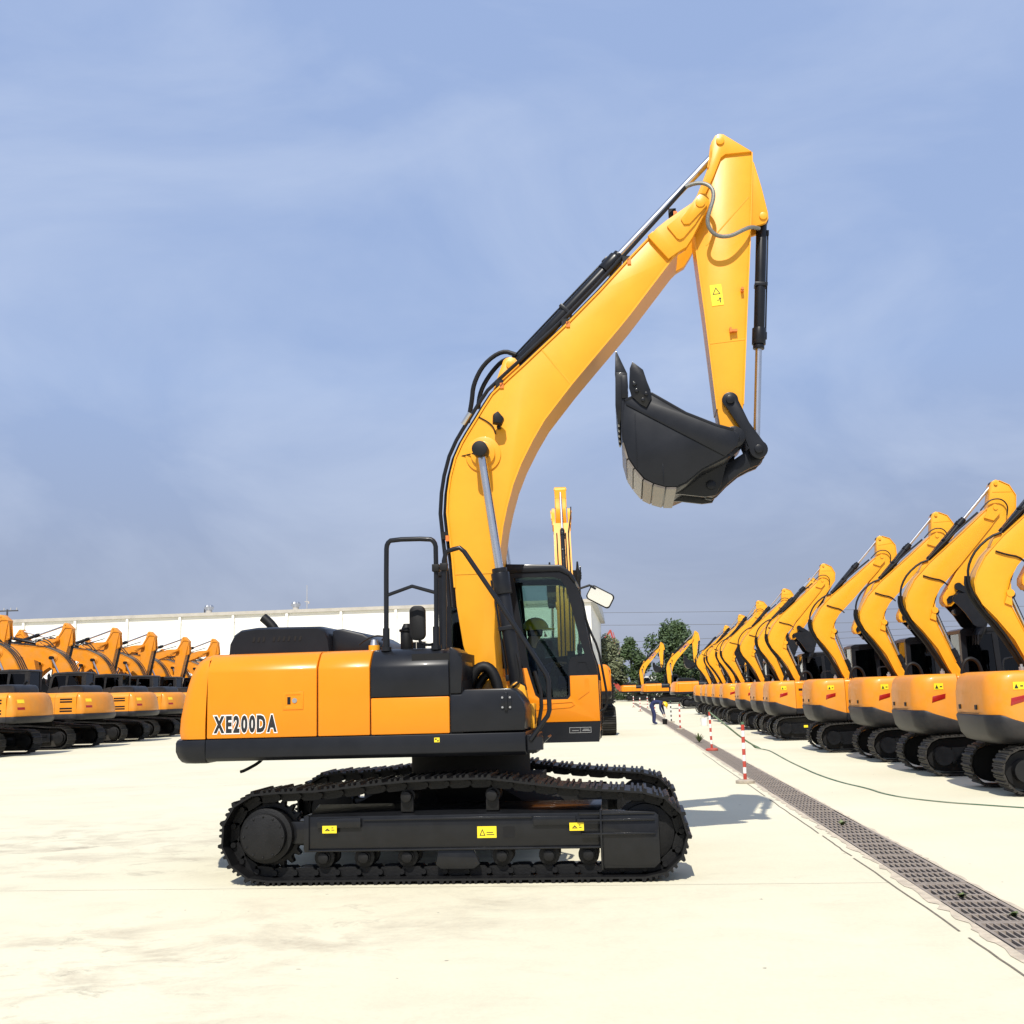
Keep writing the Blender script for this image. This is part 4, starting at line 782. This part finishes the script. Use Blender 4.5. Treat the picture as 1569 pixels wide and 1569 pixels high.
def mcw_ring(d, z, x1=-.82):
    hw_ = .97-min(d*.6, .12); xr = -1.6+d; r_ = .34; out = [(x1, hw_, z)]
    for i in range(9):
        a = math.pi/2*i/8; out.append((xr+r_-r_*math.sin(a)+.02*0, hw_-r_+r_*math.cos(a), z))
    mid = [(xr-.03*math.cos(t*math.pi/2), -t*(hw_-r_), z) for t in (-.6, -.2, .2, .6)]
    out += mid
    for i in range(9):
        a = math.pi/2*(1-i/8); out.append((xr+r_-r_*math.sin(a), -(hw_-r_+r_*math.cos(a)), z))
    return out+[(x1, -hw_, z)]
def skirt_ring(zf, d):
    "ring whose height drops towards the sides"
    return [(x, y, zf(x)) for x, y, z in mcw_ring(d, 0)]
def build_midi(root, near, da=0, db=0):
    MBo = rotY((1.32-mo, 1.2), db)
    for sgn in (-1, 1):
        yc = sgn*.76; fr = part('track_frame', f'mframe{sgn}', lambda: MB().box(-1.0, 1.0, -.13, .13, .22, .50).box(-.95, .95, *sorted((sgn*.13, sgn*.16)), .20, .26).ydisc(-1.17, .36, *sorted((sgn*.05, sgn*.235)), .165, 28).ydisc(-1.17, .36, -.04, .04, .27, 24).ydisc(1.17, .35, -.05, .05, .27, 24), 'frame', root, 0, T((0, yc, 0)))
        frames, pitch = shoe_frames(MPATH, 43)
        if near:
            for f in frames: part('track_shoe', 'mshoe', lambda: shoe_mb(pitch, .45, .026), 'steel_dusty', fr, 0, f, ang=25)
            part('track_chain', 'mchain', lambda: MB().prism(resample([(x*.95, .36+(z-.36)*.86) for x, z in MPATH], 50)[0], -.07, .07), 'steel', fr)
        else:
            def whole():
                m = MB(); sh = shoe_mb(pitch, .45, .026)
                for f in frames: m.add([f @ Vector(v) for v in sh.v], sh.f)
                return m.prism(resample([(x*.95, .36+(z-.36)*.86) for x, z in MPATH], 50)[0], -.07, .07)
            part('crawler_track', 'mtrack', whole, 'steel_dusty', root, 0, T((0, yc, 0)), ang=30)
        if sgn < 0: part('warning_label', 'mlab', lambda: MB().box(-.62, -.50, -.134, -.131, .38, .45), 'label', fr)
    part('chassis', 'mchas', lambda: MB().box(-.7, .7, -.66, .66, .32, .58).cyl((0, 0, .5), (0, 0, .82), .42, n=24), 'frame', root)
    part('dozer_blade', 'mblade', lambda: MB().box(1.55, 1.62, -.98, .98, .06, .46).box(.8, 1.56, -.5, -.42, .2, .34).box(.8, 1.56, .42, .5, .2, .34), 'dark_dusty', root)
    zf = lambda x: 1.165 if x < -1.42 else (1.165-.21*min(1, (x+1.42)/.45))
    part('counterweight', 'mcw', lambda: MB().loft([skirt_ring(lambda x: zf(x)+.004, .008), skirt_ring(lambda x: max(zf(x)+.06, 1.06), 0)]+[mcw_ring(d, z) for z, d in ((1.25, 0), (1.5, .006), (1.66, .03), (1.735, .06), (1.78, .10), (1.805, .17))]), 'yellow_dusty', root, 0, ang=50)
    part('counterweight_skirt', 'mskirt', lambda: MB().loft([mcw_ring(.20, .74), mcw_ring(.10, .78), mcw_ring(.03, .88)]+[skirt_ring(lambda x: max(.9, zf(x)-.03), -.015), skirt_ring(zf, .0)]), 'dark_dusty', root, 0, ang=60)
    part('rear_recess', 'mrec', lambda: MB().box(-1.632, -1.622, -.52, .52, 1.18, 1.188).box(-1.634, -1.60, -.44, -.36, 1.24, 1.31).box(-1.634, -1.60, .36, .44, 1.24, 1.31), 'rubber', root)
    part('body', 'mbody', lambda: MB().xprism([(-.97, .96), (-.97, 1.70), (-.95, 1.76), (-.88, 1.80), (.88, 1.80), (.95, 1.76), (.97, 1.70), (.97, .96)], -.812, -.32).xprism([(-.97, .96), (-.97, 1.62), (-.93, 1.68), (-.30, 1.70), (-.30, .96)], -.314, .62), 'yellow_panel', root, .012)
    part('base_frame', 'mbase', lambda: MB().box(-.812, 1.0, -.975, .975, .80, .955), 'dark', root, .012)
    part('tail_light', 'mtl', lambda: MB().prism([(-1.30, 1.30), (-1.06, 1.37), (-1.05, 1.455), (-1.28, 1.41)], -.978, -.93), 'red', root, .004); 
    lb = part('warning_label', 'mwl', lambda: MB().box(-1.24, -1.08, -.972, -.955, 1.53, 1.64), 'label', root); part('warning_print', 'mwp', lambda: MB().prism([(-1.225, 1.545), (-1.165, 1.545), (-1.195, 1.615)], -.9735, -.9722).box(-1.14, -1.10, -.9735, -.9722, 1.57, 1.59), 'letter', lb)
    def slots():
        m = MB()
        for i in range(9): x = -.74+i*.045; m.add([(x, -.962, 1.68), (x+.022, -.962, 1.68), (x+.03, -.905, 1.79), (x+.008, -.905, 1.79), (x, -.974, 1.68), (x+.022, -.974, 1.68), (x+.03, -.912, 1.802), (x+.008, -.912, 1.802)], [(4, 5, 6, 7), (0, 4, 7, 3), (1, 2, 6, 5), (0, 1, 5, 4), (3, 7, 6, 2)])
        return m
    part('vent_slots', 'mslots', slots, 'rubber', root)
    part('vent_grille', 'mgr', lambda: MB().box(-.72, -.36, -.976, -.968, 1.49, 1.56).box(-.52, -.36, -.976, -.968, 1.33, 1.42), 'rubber', root); part('door_latch', 'mlatch', lambda: MB().box(-.70, -.57, -.978, -.969, 1.34, 1.43), 'orange', root)
    # cab
    CO = [(-.38, 2.56), (-.30, 2.62), (.62, 2.64), (.80, 2.56), (.92, 2.2), (1.02, 1.6), (1.02, 1.0), (-.38, 1.0)]; CW = [(-.28, 2.5), (.2, 2.54), (.24, 1.75), (-.28, 1.75)]; CW2 = [(.30, 2.54), (.60, 2.54), (.72, 2.46), (.83, 2.15), (.90, 1.62), (.34, 1.62)]
    for y0 in (.06, .88):
        part('cab_side', f'mcs{y0}', lambda: MB().prism(CO, y0, y0+.05, [CW, CW2]), 'dark', root); part('window_pane', f'mcp{y0}', lambda: MB().prism(CW, y0+.02, y0+.026).prism(CW2, y0+.02, y0+.026), 'glass_dark', root)
    part('cab_roof', 'mcr', lambda: MB().prism([(-.40, 2.56), (-.38, 2.62), (-.28, 2.66), (.62, 2.675), (.83, 2.58), (.78, 2.54), (.6, 2.6), (-.3, 2.58)], .04, .95).box(-.375, -.34, .11, .20, 1.0, 2.58).box(-.375, -.34, .79, .88, 1.0, 2.58).box(-.375, -.34, .2, .79, 1.0, 1.8).box(-.37, 1.0, .1, .88, 1.0, 1.06), 'dark', root)
    part('rear_window', 'mrw', lambda: MB().box(-.36, -.354, .2, .79, 1.8, 2.58), 'glass_dark', root); part('windshield', 'mws', lambda: MB().prism([(.79, 2.55), (.91, 2.2), (1.01, 1.6), (1.0, 1.06), (.99, 1.06), (1.0, 1.6), (.9, 2.2), (.78, 2.55)], .11, .88), 'glass_dark', root)
    part('seat', 'mseat', lambda: MB().box(-.1, .4, .28, .70, 1.35, 1.5).add(*bar((-.08, 1.45), (-.2, 2.1), .06, .3, .68)), 'seat', root)
    part('mirror', 'mmir', lambda: MB().prism(rrect(.30, .44, 1.98, 2.26, .04), -.93, -.89).tube([(.37, -.91, 1.98), (.37, -.91, 1.7)], .012, 8), 'rubber', root)
    part('hand_rail', 'mrail', lambda: MB().tube([(.02, -.90, 1.65), (.02, -.90, 2.0), (.08, -.90, 2.06), (.36, -.90, 2.06), (.42, -.90, 2.0), (.42, -.90, 1.65)], .016, 8, 1), 'dark', root)
    # boom, arm, bucket
    bm_ = part('boom', 'mboom', lambda: MB().prism(MO, -.16, .16).prism([(x-mo, z) for x, z in [(.52, 3.74), (.60, 3.92), (.68, 3.97), (.76, 3.93), (.80, 3.82)]], -.10, .10), 'yellow', root, .006, MBo)
    part('boom_plate', 'mbpl', lambda: MB().add(*strip(MO[2:13], -.175, .175, .014)).add(*strip(MO[15:24], -.172, .172, .012)).prism([(x-mo, z) for x, z in [(.74, 3.22), (.80, 3.32), (.72, 3.15), (.66, 2.98), (.62, 2.85), (.73, 2.80)]], -.19, .19).ydisc(.72-mo, 3.0, -.2, .2, .06, 20).prism([(x-mo, z) for x, z in [(1.78, 4.72), (1.86, 4.90), (2.0, 4.98), (2.09, 4.93), (2.08, 4.80), (1.95, 4.66)]], -.20, .20).ydisc(MPIV[0], MPIV[1], -.22, .22, .04, 16), 'yellow', bm_)
    MA = MBo @ rotY(MPIV, da)
    am = part('arm', 'marm', lambda: MB().prism(MARM, -.13, .13), 'yellow', root, .006, MA)
    part('arm_plate', 'marmp', lambda: MB().add(*strip(MARM[5:10], -.145, .145, .012)).ydisc(2.06-mo, 5.38, -.16, .16, .035, 16).add(*bar((1.99-mo, 5.22), (2.36-mo, 5.22), .007, -.136, -.125)), 'yellow', am)
    end = mv(MA, MEND); BT = T((end[0], 0, end[1])) @ Matrix.Rotation(R(205)+da+db, 4, 'Y') @ Matrix.Diagonal((.62, .62, .62, 1)) @ T((-2.88, 0, -4.26))
    bk = part('bucket', 'bigbkts', bucket_mb, 'dark', root, 0, BT)
    for yy in (-.5, -.25, 0, .25, .5): part('bucket_tooth', 'bigtooth', None, 'frame', bk, 0, T((0, yy, 0)))
    part('bucket_link', 'mlink', lambda: MB().prism(capsule((1.22-mo, 3.42), (1.50-mo, 3.24), .07, .07, .05), -.19, -.14).prism(capsule((1.22-mo, 3.42), (1.50-mo, 3.24), .07, .07, .05), .14, .19).prism(capsule((1.50-mo, 3.24), (1.20-mo, 2.95), .07, .07, .05), -.07, .07), 'dark', root, 0, MA)
    hyd(root, mv(MBo, (.68-mo, 3.88)), mv(MA, (2.03-mo, 5.38)), 0, 1.13, .055, .032, .14, 'mac', False)
    hyd(root, mv(MA, (2.38-mo, 5.0)), mv(MA, (1.50-mo, 3.24)), 0, 1.12, .048, .03, .13, 'mbc', False)
    hyd(root, (1.36-mo, 1.30), mv(MBo, (.78-mo, 2.98)), 0, 1.0, .06, .036, .14, 'mlc', False)
    part('hydraulic_hose', 'mhose', lambda: MB().tube([(x-mo, -.12, z) for x, z in [(.70, 3.96), (.52, 3.90), (.30, 3.72), (.17, 3.52), (.12, 3.32), (.15, 3.07), (.30, 2.78), (.55, 2.46), (.75, 2.1), (.9, 1.8)]], .020, 8, 1).tube([(x-mo, .02, z) for x, z in [(.16, 3.30), (.14, 3.15), (.19, 2.98), (.34, 2.72), (.56, 2.42), (.78, 2.04), (.95, 1.7)]], .05, 8, 1).tube([(x-mo, -.1, z) for x, z in [(.70, 3.98), (1.0, 4.26), (1.35, 4.56), (1.7, 4.84)]], .02, 8), 'rubber', bm_)
    part('boom_hose', 'mhose2', lambda: MB().tube([(x-mo, -.18, z) for x, z in [(.56, 3.66), (.72, 3.60), (.90, 3.56), (1.0, 3.46)]], .014, 6, 1).tube([(x-mo, -.2, z) for x, z in [(1.72, 4.86), (1.9, 5.06), (2.12, 5.08), (2.24, 4.94), (2.2, 4.75)]], .014, 6, 2), 'rubber', bm_)
    part('supply_hose', 'mhose3', lambda: MB().tube([(-.55, -.35, 1.75), (-.5, -.36, 2.02), (-.36, -.36, 2.10), (-.2, -.34, 1.98), (-.15, -.3, 1.6)], .035, 8, 2), 'rubber', root)
    part('filler_cap', 'mcap', lambda: MB().cyl((-.95, -.55, 1.79), (-.95, -.55, 1.86), .04, n=16).cyl((-.95, -.55, 1.86), (-.95, -.55, 1.90), .02, n=10), 'silver', root)
ords = ['nearest', 'second', 'third', 'fourth', 'fifth', 'sixth', 'seventh', 'eighth', 'ninth', 'tenth', 'eleventh', 'twelfth']
RY = [18.2, 22.0, 25.9, 29.7, 36.3, 40.4, 45.2, 51.6, 56.0, 61.0, 66.0, 71.0]
random.seed(21)
for i, yy in enumerate(RY):
    x_rear = (5.18, 5.02, 4.92, 4.45, 4.18, 4.2, 4.1, 3.97, 3.93, 3.9, 3.95, 3.84)[i]
    o = empty('compact_excavator', (x_rear+1.6, yy, 0), R(1.1+random.uniform(-.8, .8)))
    near = i < 4
    build_midi(o, near, R((0, 1, -4, -9, 2, 5, -3, -8, 4, -5, 3, 2)[i]), R((0, 0, .6, 1.8, -.5, 2.5, .5, -1.5, 3, 0, 4, 1)[i]))
    tag(o, ('nearest compact yellow excavator of the right-hand row, cut off by the right picture edge' if i == 0 else f'compact yellow excavator with black bucket, {ords[i]} from the camera in the right-hand row') if i < 11 else 'farthest compact yellow excavator at the end of the right-hand row', 'excavator', 'compact excavators parked in the right-hand row')

# ------------------------------------------------------------------ left row of big machines facing away to the left
LYS = [(-23.3, 37.4), (-23.5, 42.7), (-24.0, 48.1), (-24.7, 53.2), (-25.3, 58.1), (-25.9, 62.6), (-26.5, 67.4), (-27.1, 72.3), (-27.7, 77.2)]
for i, (xr, yy) in enumerate(LYS):
    o = empty('excavator', (xr, yy, 0), R(180+random.uniform(-1.5, 1.5)))
    build_big(o, R(34+random.uniform(-1.5, 1.5)), R(-14+random.uniform(-3, 3)), simple=True, logo=i < 2, dusty=True)
    tag(o, f'dusty yellow excavator with low boom, {ords[i]} from the camera in the left-hand row', 'excavator', 'large excavators parked in the left-hand row')
for i, yy in enumerate((45.4, 50.6, 55.7, 60.3, 65.0, 69.9)):
    o = empty('excavator', (-31.9, yy, 0), R(random.uniform(-1.5, 1.5)))
    build_big(o, R(32+random.uniform(-1, 1)), R(-27+random.uniform(-3, 3)), simple=True, logo=False, dusty=True)
    tag(o, f'yellow excavator facing right behind the left-hand row, {ords[i]} from the camera', 'excavator', 'large excavators facing right behind the left-hand row')

# ------------------------------------------------------------------ machines behind
o = empty('excavator', (-2.50, 44.5, 0), R(95), 1.2); o.scale = (1.2, 1.12, 1.22)
build_big(o, R(-19), R(10), simple=True, logo=False)
tag(o, 'large yellow excavator with boom raised straight up, seen from behind beyond the foreground cab', 'excavator')
part('access_steps', 'steps', lambda: [m_ := MB(), [m_.box(-1.9, -1.2, -1.50, -1.0, .98+k*.085, 1.03+k*.085) for k in range(9)], m_.box(-1.85, -1.25, -1.45, -1.0, .95, 1.75)][0], 'frame', o)
o = empty('excavator', (6.0, 92, 0), R(2)); build_big(o, R(48), R(-30), simple=True, logo=False); tag(o, 'yellow excavator with dark cab standing just left of the far end of the right-hand row', 'excavator')
o = empty('excavator', (3.85, 121, 0), R(1)); build_big(o, R(2), R(0), simple=True); tag(o, 'distant yellow excavator with blue lettering on its raised boom, in front of the tall tree', 'excavator')
o = empty('excavator', (1.3, 152, 0), R(1)); build_big(o, R(-1), R(0), simple=True); tag(o, 'farthest small yellow excavator with raised boom, left of the tall tree', 'excavator')

# ------------------------------------------------------------------ striped poles, rope, bucket
def pole(x, y, h, r_, ca, cb, label, lean=0, n=8, base='conc'):
    o = empty('marker_pole', (x, y, 0)); o.rotation_euler = (0, R(lean), 0); tag(o, label, 'pole', 'striped marker poles along the drain')
    MB().cyl((0, 0, 0), (0, 0, .05), .165, n=28).cyl((0, 0, .05), (0, 0, .065), .15, .12, n=28).obj('base', base, o, .004)
    z = .065; dh = (h-.11)/n
    for k in range(n):
        MB().cyl((0, 0, z), (0, 0, z+dh), r_, n=16).obj('band', ca if k % 2 == 0 else cb, o); z += dh
    MB().cyl((0, 0, z), (0, 0, h), r_*1.1, r_*.9, n=16).obj('cap', 'green', o)
pole(1.913, 20.466, 1.06, .030, 'redp', 'white', 'nearest red and white striped marker pole on a round concrete base', .6, 9)
pole(2.06, 30.9, 1.07, .030, 'redp', 'white', 'second red and white striped marker pole with a red base', -.8, 9, 'redp')
pole(1.88, 46.4, 1.08, .032, 'redp', 'white', 'third red and white striped marker pole along the drain', 0, 9)
pole(1.86, 56.2, 1.05, .032, 'letter', 'white', 'black and white striped marker pole right of the bending worker', 0, 9)
for q, (x, y) in enumerate(((1.5, 78), (.55, 84), (1.25, 96), (.1, 104))): pole(x, y, 1.05, .035, 'redp', 'white', ('thin', 'slim', 'far', 'farthest')[q]+' striped marker pole in the distance '+('left of the dark excavator cab', 'behind the bending worker', 'below the lettered excavator', 'beside the drain end')[q], 0, 8)
rp = [(2.06, 30.88, 1.0), (2.5, 30.6, .62), (2.9, 30.9, .28), (3.25, 31.0, .06), (3.5, 30.5, .012), (3.46, 28.5, .01), (3.40, 26, .01), (3.395, 23.6, .01), (3.40, 22.0, .012), (3.50, 20.2, .01), (3.72, 18.9, .012), (3.74, 18.1, .01), (3.92, 17.3, .01), (4.32, 16.56, .012), (4.68, 16.18, .01), (5.065, 15.75, .01), (5.6, 15.3, .01), (6.5, 14.9, .01)]
rr_ = MB().tube(rp, .022, 8, 2); rr_.v = [(x, y, z if z > .08 else max(.004, z*.5)) for x, y, z in rr_.v]
tag(rr_.obj('barrier_tape', 'green'), 'faded green barrier tape lying curved on the concrete in front of the right-hand row', 'tape')
pb = empty('pail', (3.1, 50.5, 0), 0, .62); tag(pb, 'white plastic pail standing on the concrete by the right-hand row', 'pail')
MB().loft([[(r_*math.cos(2*math.pi*i/20), r_*math.sin(2*math.pi*i/20), z) for i in range(20)] for r_, z in ((.22, .004), (.27, .55), (.285, .56), (.26, .555), (.21, .03))]).obj('shell', 'white', pb)
MB().tube([(0, -.27, .54), (.1, -.2, .62), (.14, 0, .66), (.1, .2, .62), (0, .27, .54)], .01, 6, 1).obj('handle', 'silver', pb)

# ------------------------------------------------------------------ weeds
def weed(x, y, h, label, n=26):
    o = empty('weed', (x, y, 0)); tag(o, label, 'plant', 'weeds growing from the drain'); m = MB()
    for k in range(n):
        a = random.uniform(0, 6.28); l_ = h*random.uniform(.4, 1); t = random.uniform(.15, .9); w = .012
        d = Vector((math.cos(a)*t, math.sin(a)*t, 1)).normalized()*l_; s = Vector((-math.sin(a), math.cos(a), 0))*w
        m.add([(-s.x, -s.y, 0), (s.x, s.y, 0), tuple(d*.6+s*1.6), tuple(d+Vector((math.cos(a), math.sin(a), -.3))*.03), tuple(d*.6-s*1.6)], [(0, 1, 2, 3, 4)])
    m.obj('leaves', 'weed', o); MB().tube([(0, 0, 0), (0, .004, h*.5)], .004, 5).obj('stem', 'bark', o)
weed(DX(35.5)-.05, 35.5, .34, 'larger weed tuft growing on the drain near the second striped pole', 60); weed(DX(14.2)+.0, 14.2, .09, 'small weed in the drain grate halfway down its length'); weed(DX(9.5)-.02, 9.5, .05, 'tiny weed sprouting in the nearest part of the grate'); weed(DX(8.7)+.12, 8.75, .05, 'tiny weed at the right edge of the nearest grate', 14)

# ------------------------------------------------------------------ factory hall on the left
hall = empty('factory_hall', (-42, 120, 0)); tag(hall, 'long white factory hall with a low roof behind the left-hand row', 'building')
X0, X1, HT = -95, 38.0, 10.95
MB().box(X0, X1, 0, 40, 0, HT).obj('wall', 'wall', hall)
MB().prism([(X0-.6, HT+.02), (X1+.6, HT+.02), (X1+.6, HT+.32), (X0-.6, HT+.32)], -.12, 40.8).obj('eaves', 'roof', hall)
MB().add([(X0-.6, -.1, HT+.33), (X1+.6, -.1, HT+.33), (X1+.6, 20, HT+1.7), (X0-.6, 20, HT+1.7), (X0-.6, 40.7, HT+.33), (X1+.6, 40.7, HT+.33)], [(0, 1, 2, 3), (3, 2, 5, 4), (0, 3, 4), (1, 5, 2)]).obj('roof', 'roof', hall)
MB().box(X0-.6, X1+.6, -.30, -.125, HT+.0, HT+.36).obj('gutter', 'gutter', hall)
for k in range(22):
    x = X0+2+k*6.1
    if x < X1: MB().box(x-.13, x+.13, -.26, -.01, HT-.75, HT-.02).obj('gutter_bracket', 'wall', hall); MB().cyl((x+.02, -.18, .2), (x+.02, -.18, HT-.76), .09, n=8).obj('downpipe', 'wall', hall)
for k in range(7):
    x = X1-3.4-k*5.2; w_ = MB().box(x-1.1, x+1.1, -.06, .02, 5.2, 7.4).obj('window', 'gutter', hall); MB().box(x-1.0, x-.03, -.075, -.062, 5.3, 7.3).box(x+.03, x+1.0, -.075, -.062, 5.3, 7.3).obj('pane', 'glass_dark', w_)
def turbine(x, label):
    v = empty('roof_ventilator', (x, 122.5, HT+.45)); tag(v, label, 'ventilator', 'turbine ventilators on the hall roof')
    MB().cyl((0, 0, -.4), (0, 0, .35), .35, n=20).obj('neck', 'gutter', v); m = MB()
    m.loft([[(r_*math.cos(2*math.pi*i/24)*(1 if i % 2 else .94), r_*math.sin(2*math.pi*i/24)*(1 if i % 2 else .94), z) for i in range(24)] for r_, z in ((.36, .36), (.52, .55), (.55, .75), (.42, .95), (.1, 1.03))]).obj('turbine_head', 'silver', v)
turbine(-47.3, 'round metal turbine ventilator on the roof left of the charcoal engine hood'); turbine(-37.2, 'round metal turbine ventilator on the roof right of the exhaust pipe')
mst = empty('mast', (-36.0, 122.8, HT+.4)); tag(mst, 'thin grey mast on the hall roof beside a ventilator', 'mast')
MB().cyl((0, 0, -.3), (0, 0, 2.9), .05, .03, n=10).obj('pole', 'gutter', mst); MB().box(-.25, .25, -.04, .04, 1.0, 1.08).box(.12, .3, -.08, .08, .8, 1.0).obj('bracket', 'gutter', mst)
up_ = empty('utility_pole', (-87.5, 150, 0)); tag(up_, 'dark utility pole with cross-arms at the left edge above the hall roof', 'pole')
MB().cyl((0, 0, 0), (0, 0, 15.2), .2, .13, n=12).obj('shaft', 'wire', up_)
for z in (15.0, 13.0): MB().box(-1.6, 1.6, -.08, .08, z-.1, z+.08).obj('cross_arm', 'wire', up_)
for x in (-1.4, -.5, .5, 1.4): MB().cyl((x, 0, 15.08), (x, 0, 15.4), .07, n=8).obj('insulator', 'gutter', up_)

# ------------------------------------------------------------------ trees
def tree(x, y, h, w, label, leaf='leaf1', n=2600, base=.18, cols=None):
    o = empty('tree', (x, y, 0)); tag(o, label, 'tree', 'trees beyond the yard'); rs = random.Random(int(x*31+y*7))
    tr = MB().tube([(0, 0, 0), (.1, .05, h*.3), (-.05, .1, h*.6), (.02, 0, h*.95)], .10+h*.008, 8, 1)
    cl = []
    for k in range(26):
        t = base+(.97-base)*rs.random()**.85; rad = w*.5*(math.sin(math.pi*min(1, (t-base)/(1-base)*.86+.14))**.8); a = rs.uniform(0, 6.28); rr2 = rad*rs.uniform(.35, 1)
        c = Vector((math.cos(a)*rr2, math.sin(a)*rr2, t*h)); cl.append((c, w*rs.uniform(.13, .24)))
        if k % 2 == 0: tr.tube([(0, 0, max(.2, t*h-rr2*.9)), tuple(c*.5+Vector((0, 0, t*h*.5-rr2*.25))), tuple(c)], .03+h*.0015, 5)
    tr.obj('trunk', 'bark', o)
    m = MB()
    for k in range(n):
        c, r_ = cl[rs.randrange(len(cl))]; d = Vector((rs.gauss(0, 1), rs.gauss(0, 1), rs.gauss(0, 1))); d = d.normalized()*r_*(rs.random()**.45); p = c+Vector((d.x, d.y, d.z*1.25))
        u = Vector((rs.gauss(0, 1), rs.gauss(0, 1), rs.gauss(0, .6))).normalized(); v = u.orthogonal().normalized(); s = rs.uniform(.14, .27)*(h/9)
        m.add([p-u*s, p-v*s*.6, p+u*s, p+v*s*.6], [(0, 1, 2, 3)])
    m.obj('crown', leaf, o)
tree(5.95, 160, 10.2, 7.5, 'tall broad green tree behind the lettered distant excavator', n=9000)
tree(8.6, 163, 8.4, 5.5, 'green tree leaning against the right side of the tallest tree', n=5200)
tree(.1, 160, 8.5, 4.6, 'slender green tree between the hall and the distant excavators', n=5200)
tree(-2.9, 158, 8.8, 4.6, 'pale silvery tree next to the red concrete pump boom', 'leaf2', n=5200)
tree(-5.6, 164, 7.5, 5, 'green tree just right of the hall corner', n=4400)
tree(11.2, 168, 6.6, 5.0, 'rounded green tree just left of the right-hand row of booms', n=4400)
tree(15.5, 172, 6.2, 5.5, 'green tree half hidden by the right-hand booms', n=4000)
def hedge():
    m = MB(); rs = random.Random(5)
    for k in range(9000):
        x = rs.uniform(-10, 45); top = 2.6+1.1*math.sin(x*.7)+.7*math.sin(x*1.9+1); p = Vector((x, 172+rs.uniform(-1.5, 1.5), rs.uniform(.1, max(.6, top)))); u = Vector((rs.gauss(0, 1), rs.gauss(0, 1), rs.gauss(0, 1))).normalized(); v = u.orthogonal().normalized(); s = rs.uniform(.15, .32)
        m.add([p-u*s, p-v*s*.6, p+u*s, p+v*s*.6], [(0, 1, 2, 3)])
    return m
tag(hedge().obj('hedge', 'leaf3'), 'dark green belt of shrubs along the far edge of the yard', 'shrubs', kind='stuff')

# ------------------------------------------------------------------ red concrete pump boom, power lines
cp = empty('concrete_pump', (-4.6, 177, 0), 0, 1.17); tag(cp, 'red folded boom of a concrete pump rising behind the pale tree', 'crane')
MB().box(-.8, 5.5, -1.1, 1.1, .9, 2.2).obj('truck_body', 'redp', cp); MB().box(5.6, 7.4, -1.1, 1.1, .7, 3.0).obj('truck_cab', 'white', cp)
for x in (.2, 1.4, 4.6, 6.6):
    for s in (-1, 1): MB().ydisc(x, .5, *sorted((s*.8, s*1.15)), .5, 20).obj('wheel', 'rubber', cp)
def seg(a, b, w, name): MB().add(*bar(a, b, w, -w, w)).obj(name, 'redp', cp)
seg((.0, 2.2), (.15, 7.6), .16, 'mast_section'); seg((.1, 7.5), (1.45, 9.25), .14, 'boom_section'); seg((1.4, 9.3), (2.25, 6.0), .11, 'boom_section'); seg((1.75, 9.0), (2.6, 5.6), .05, 'boom_section')
pl = empty('power_line', (0, 205, 0)); tag(pl, 'thin dark overhead power lines crossing the sky above the far trees', 'cables')
for a, b, c in ((-60, 18.0, 13.6), (-60, 15.8, 11.2), (-60, 8.6, 11.6), (-60, 7.6, 10.2), (-60, 7.0, 9.0), (-60, 9.8, 12.6)):
    pts = [(-80+k*10, 0, b+(c-b)*k/20-.9*math.sin(math.pi*k/20)) for k in range(21)]
    MB().tube(pts, .035, 5).obj('cable', 'wire', pl)
for x in (-80, 120): MB().cyl((x, 0, 0), (x, 0, 19), .22, .14, n=10).box(x-.1, x+.1, -1.5, 1.5, 17.5, 17.7).obj('pylon', 'wire', pl)
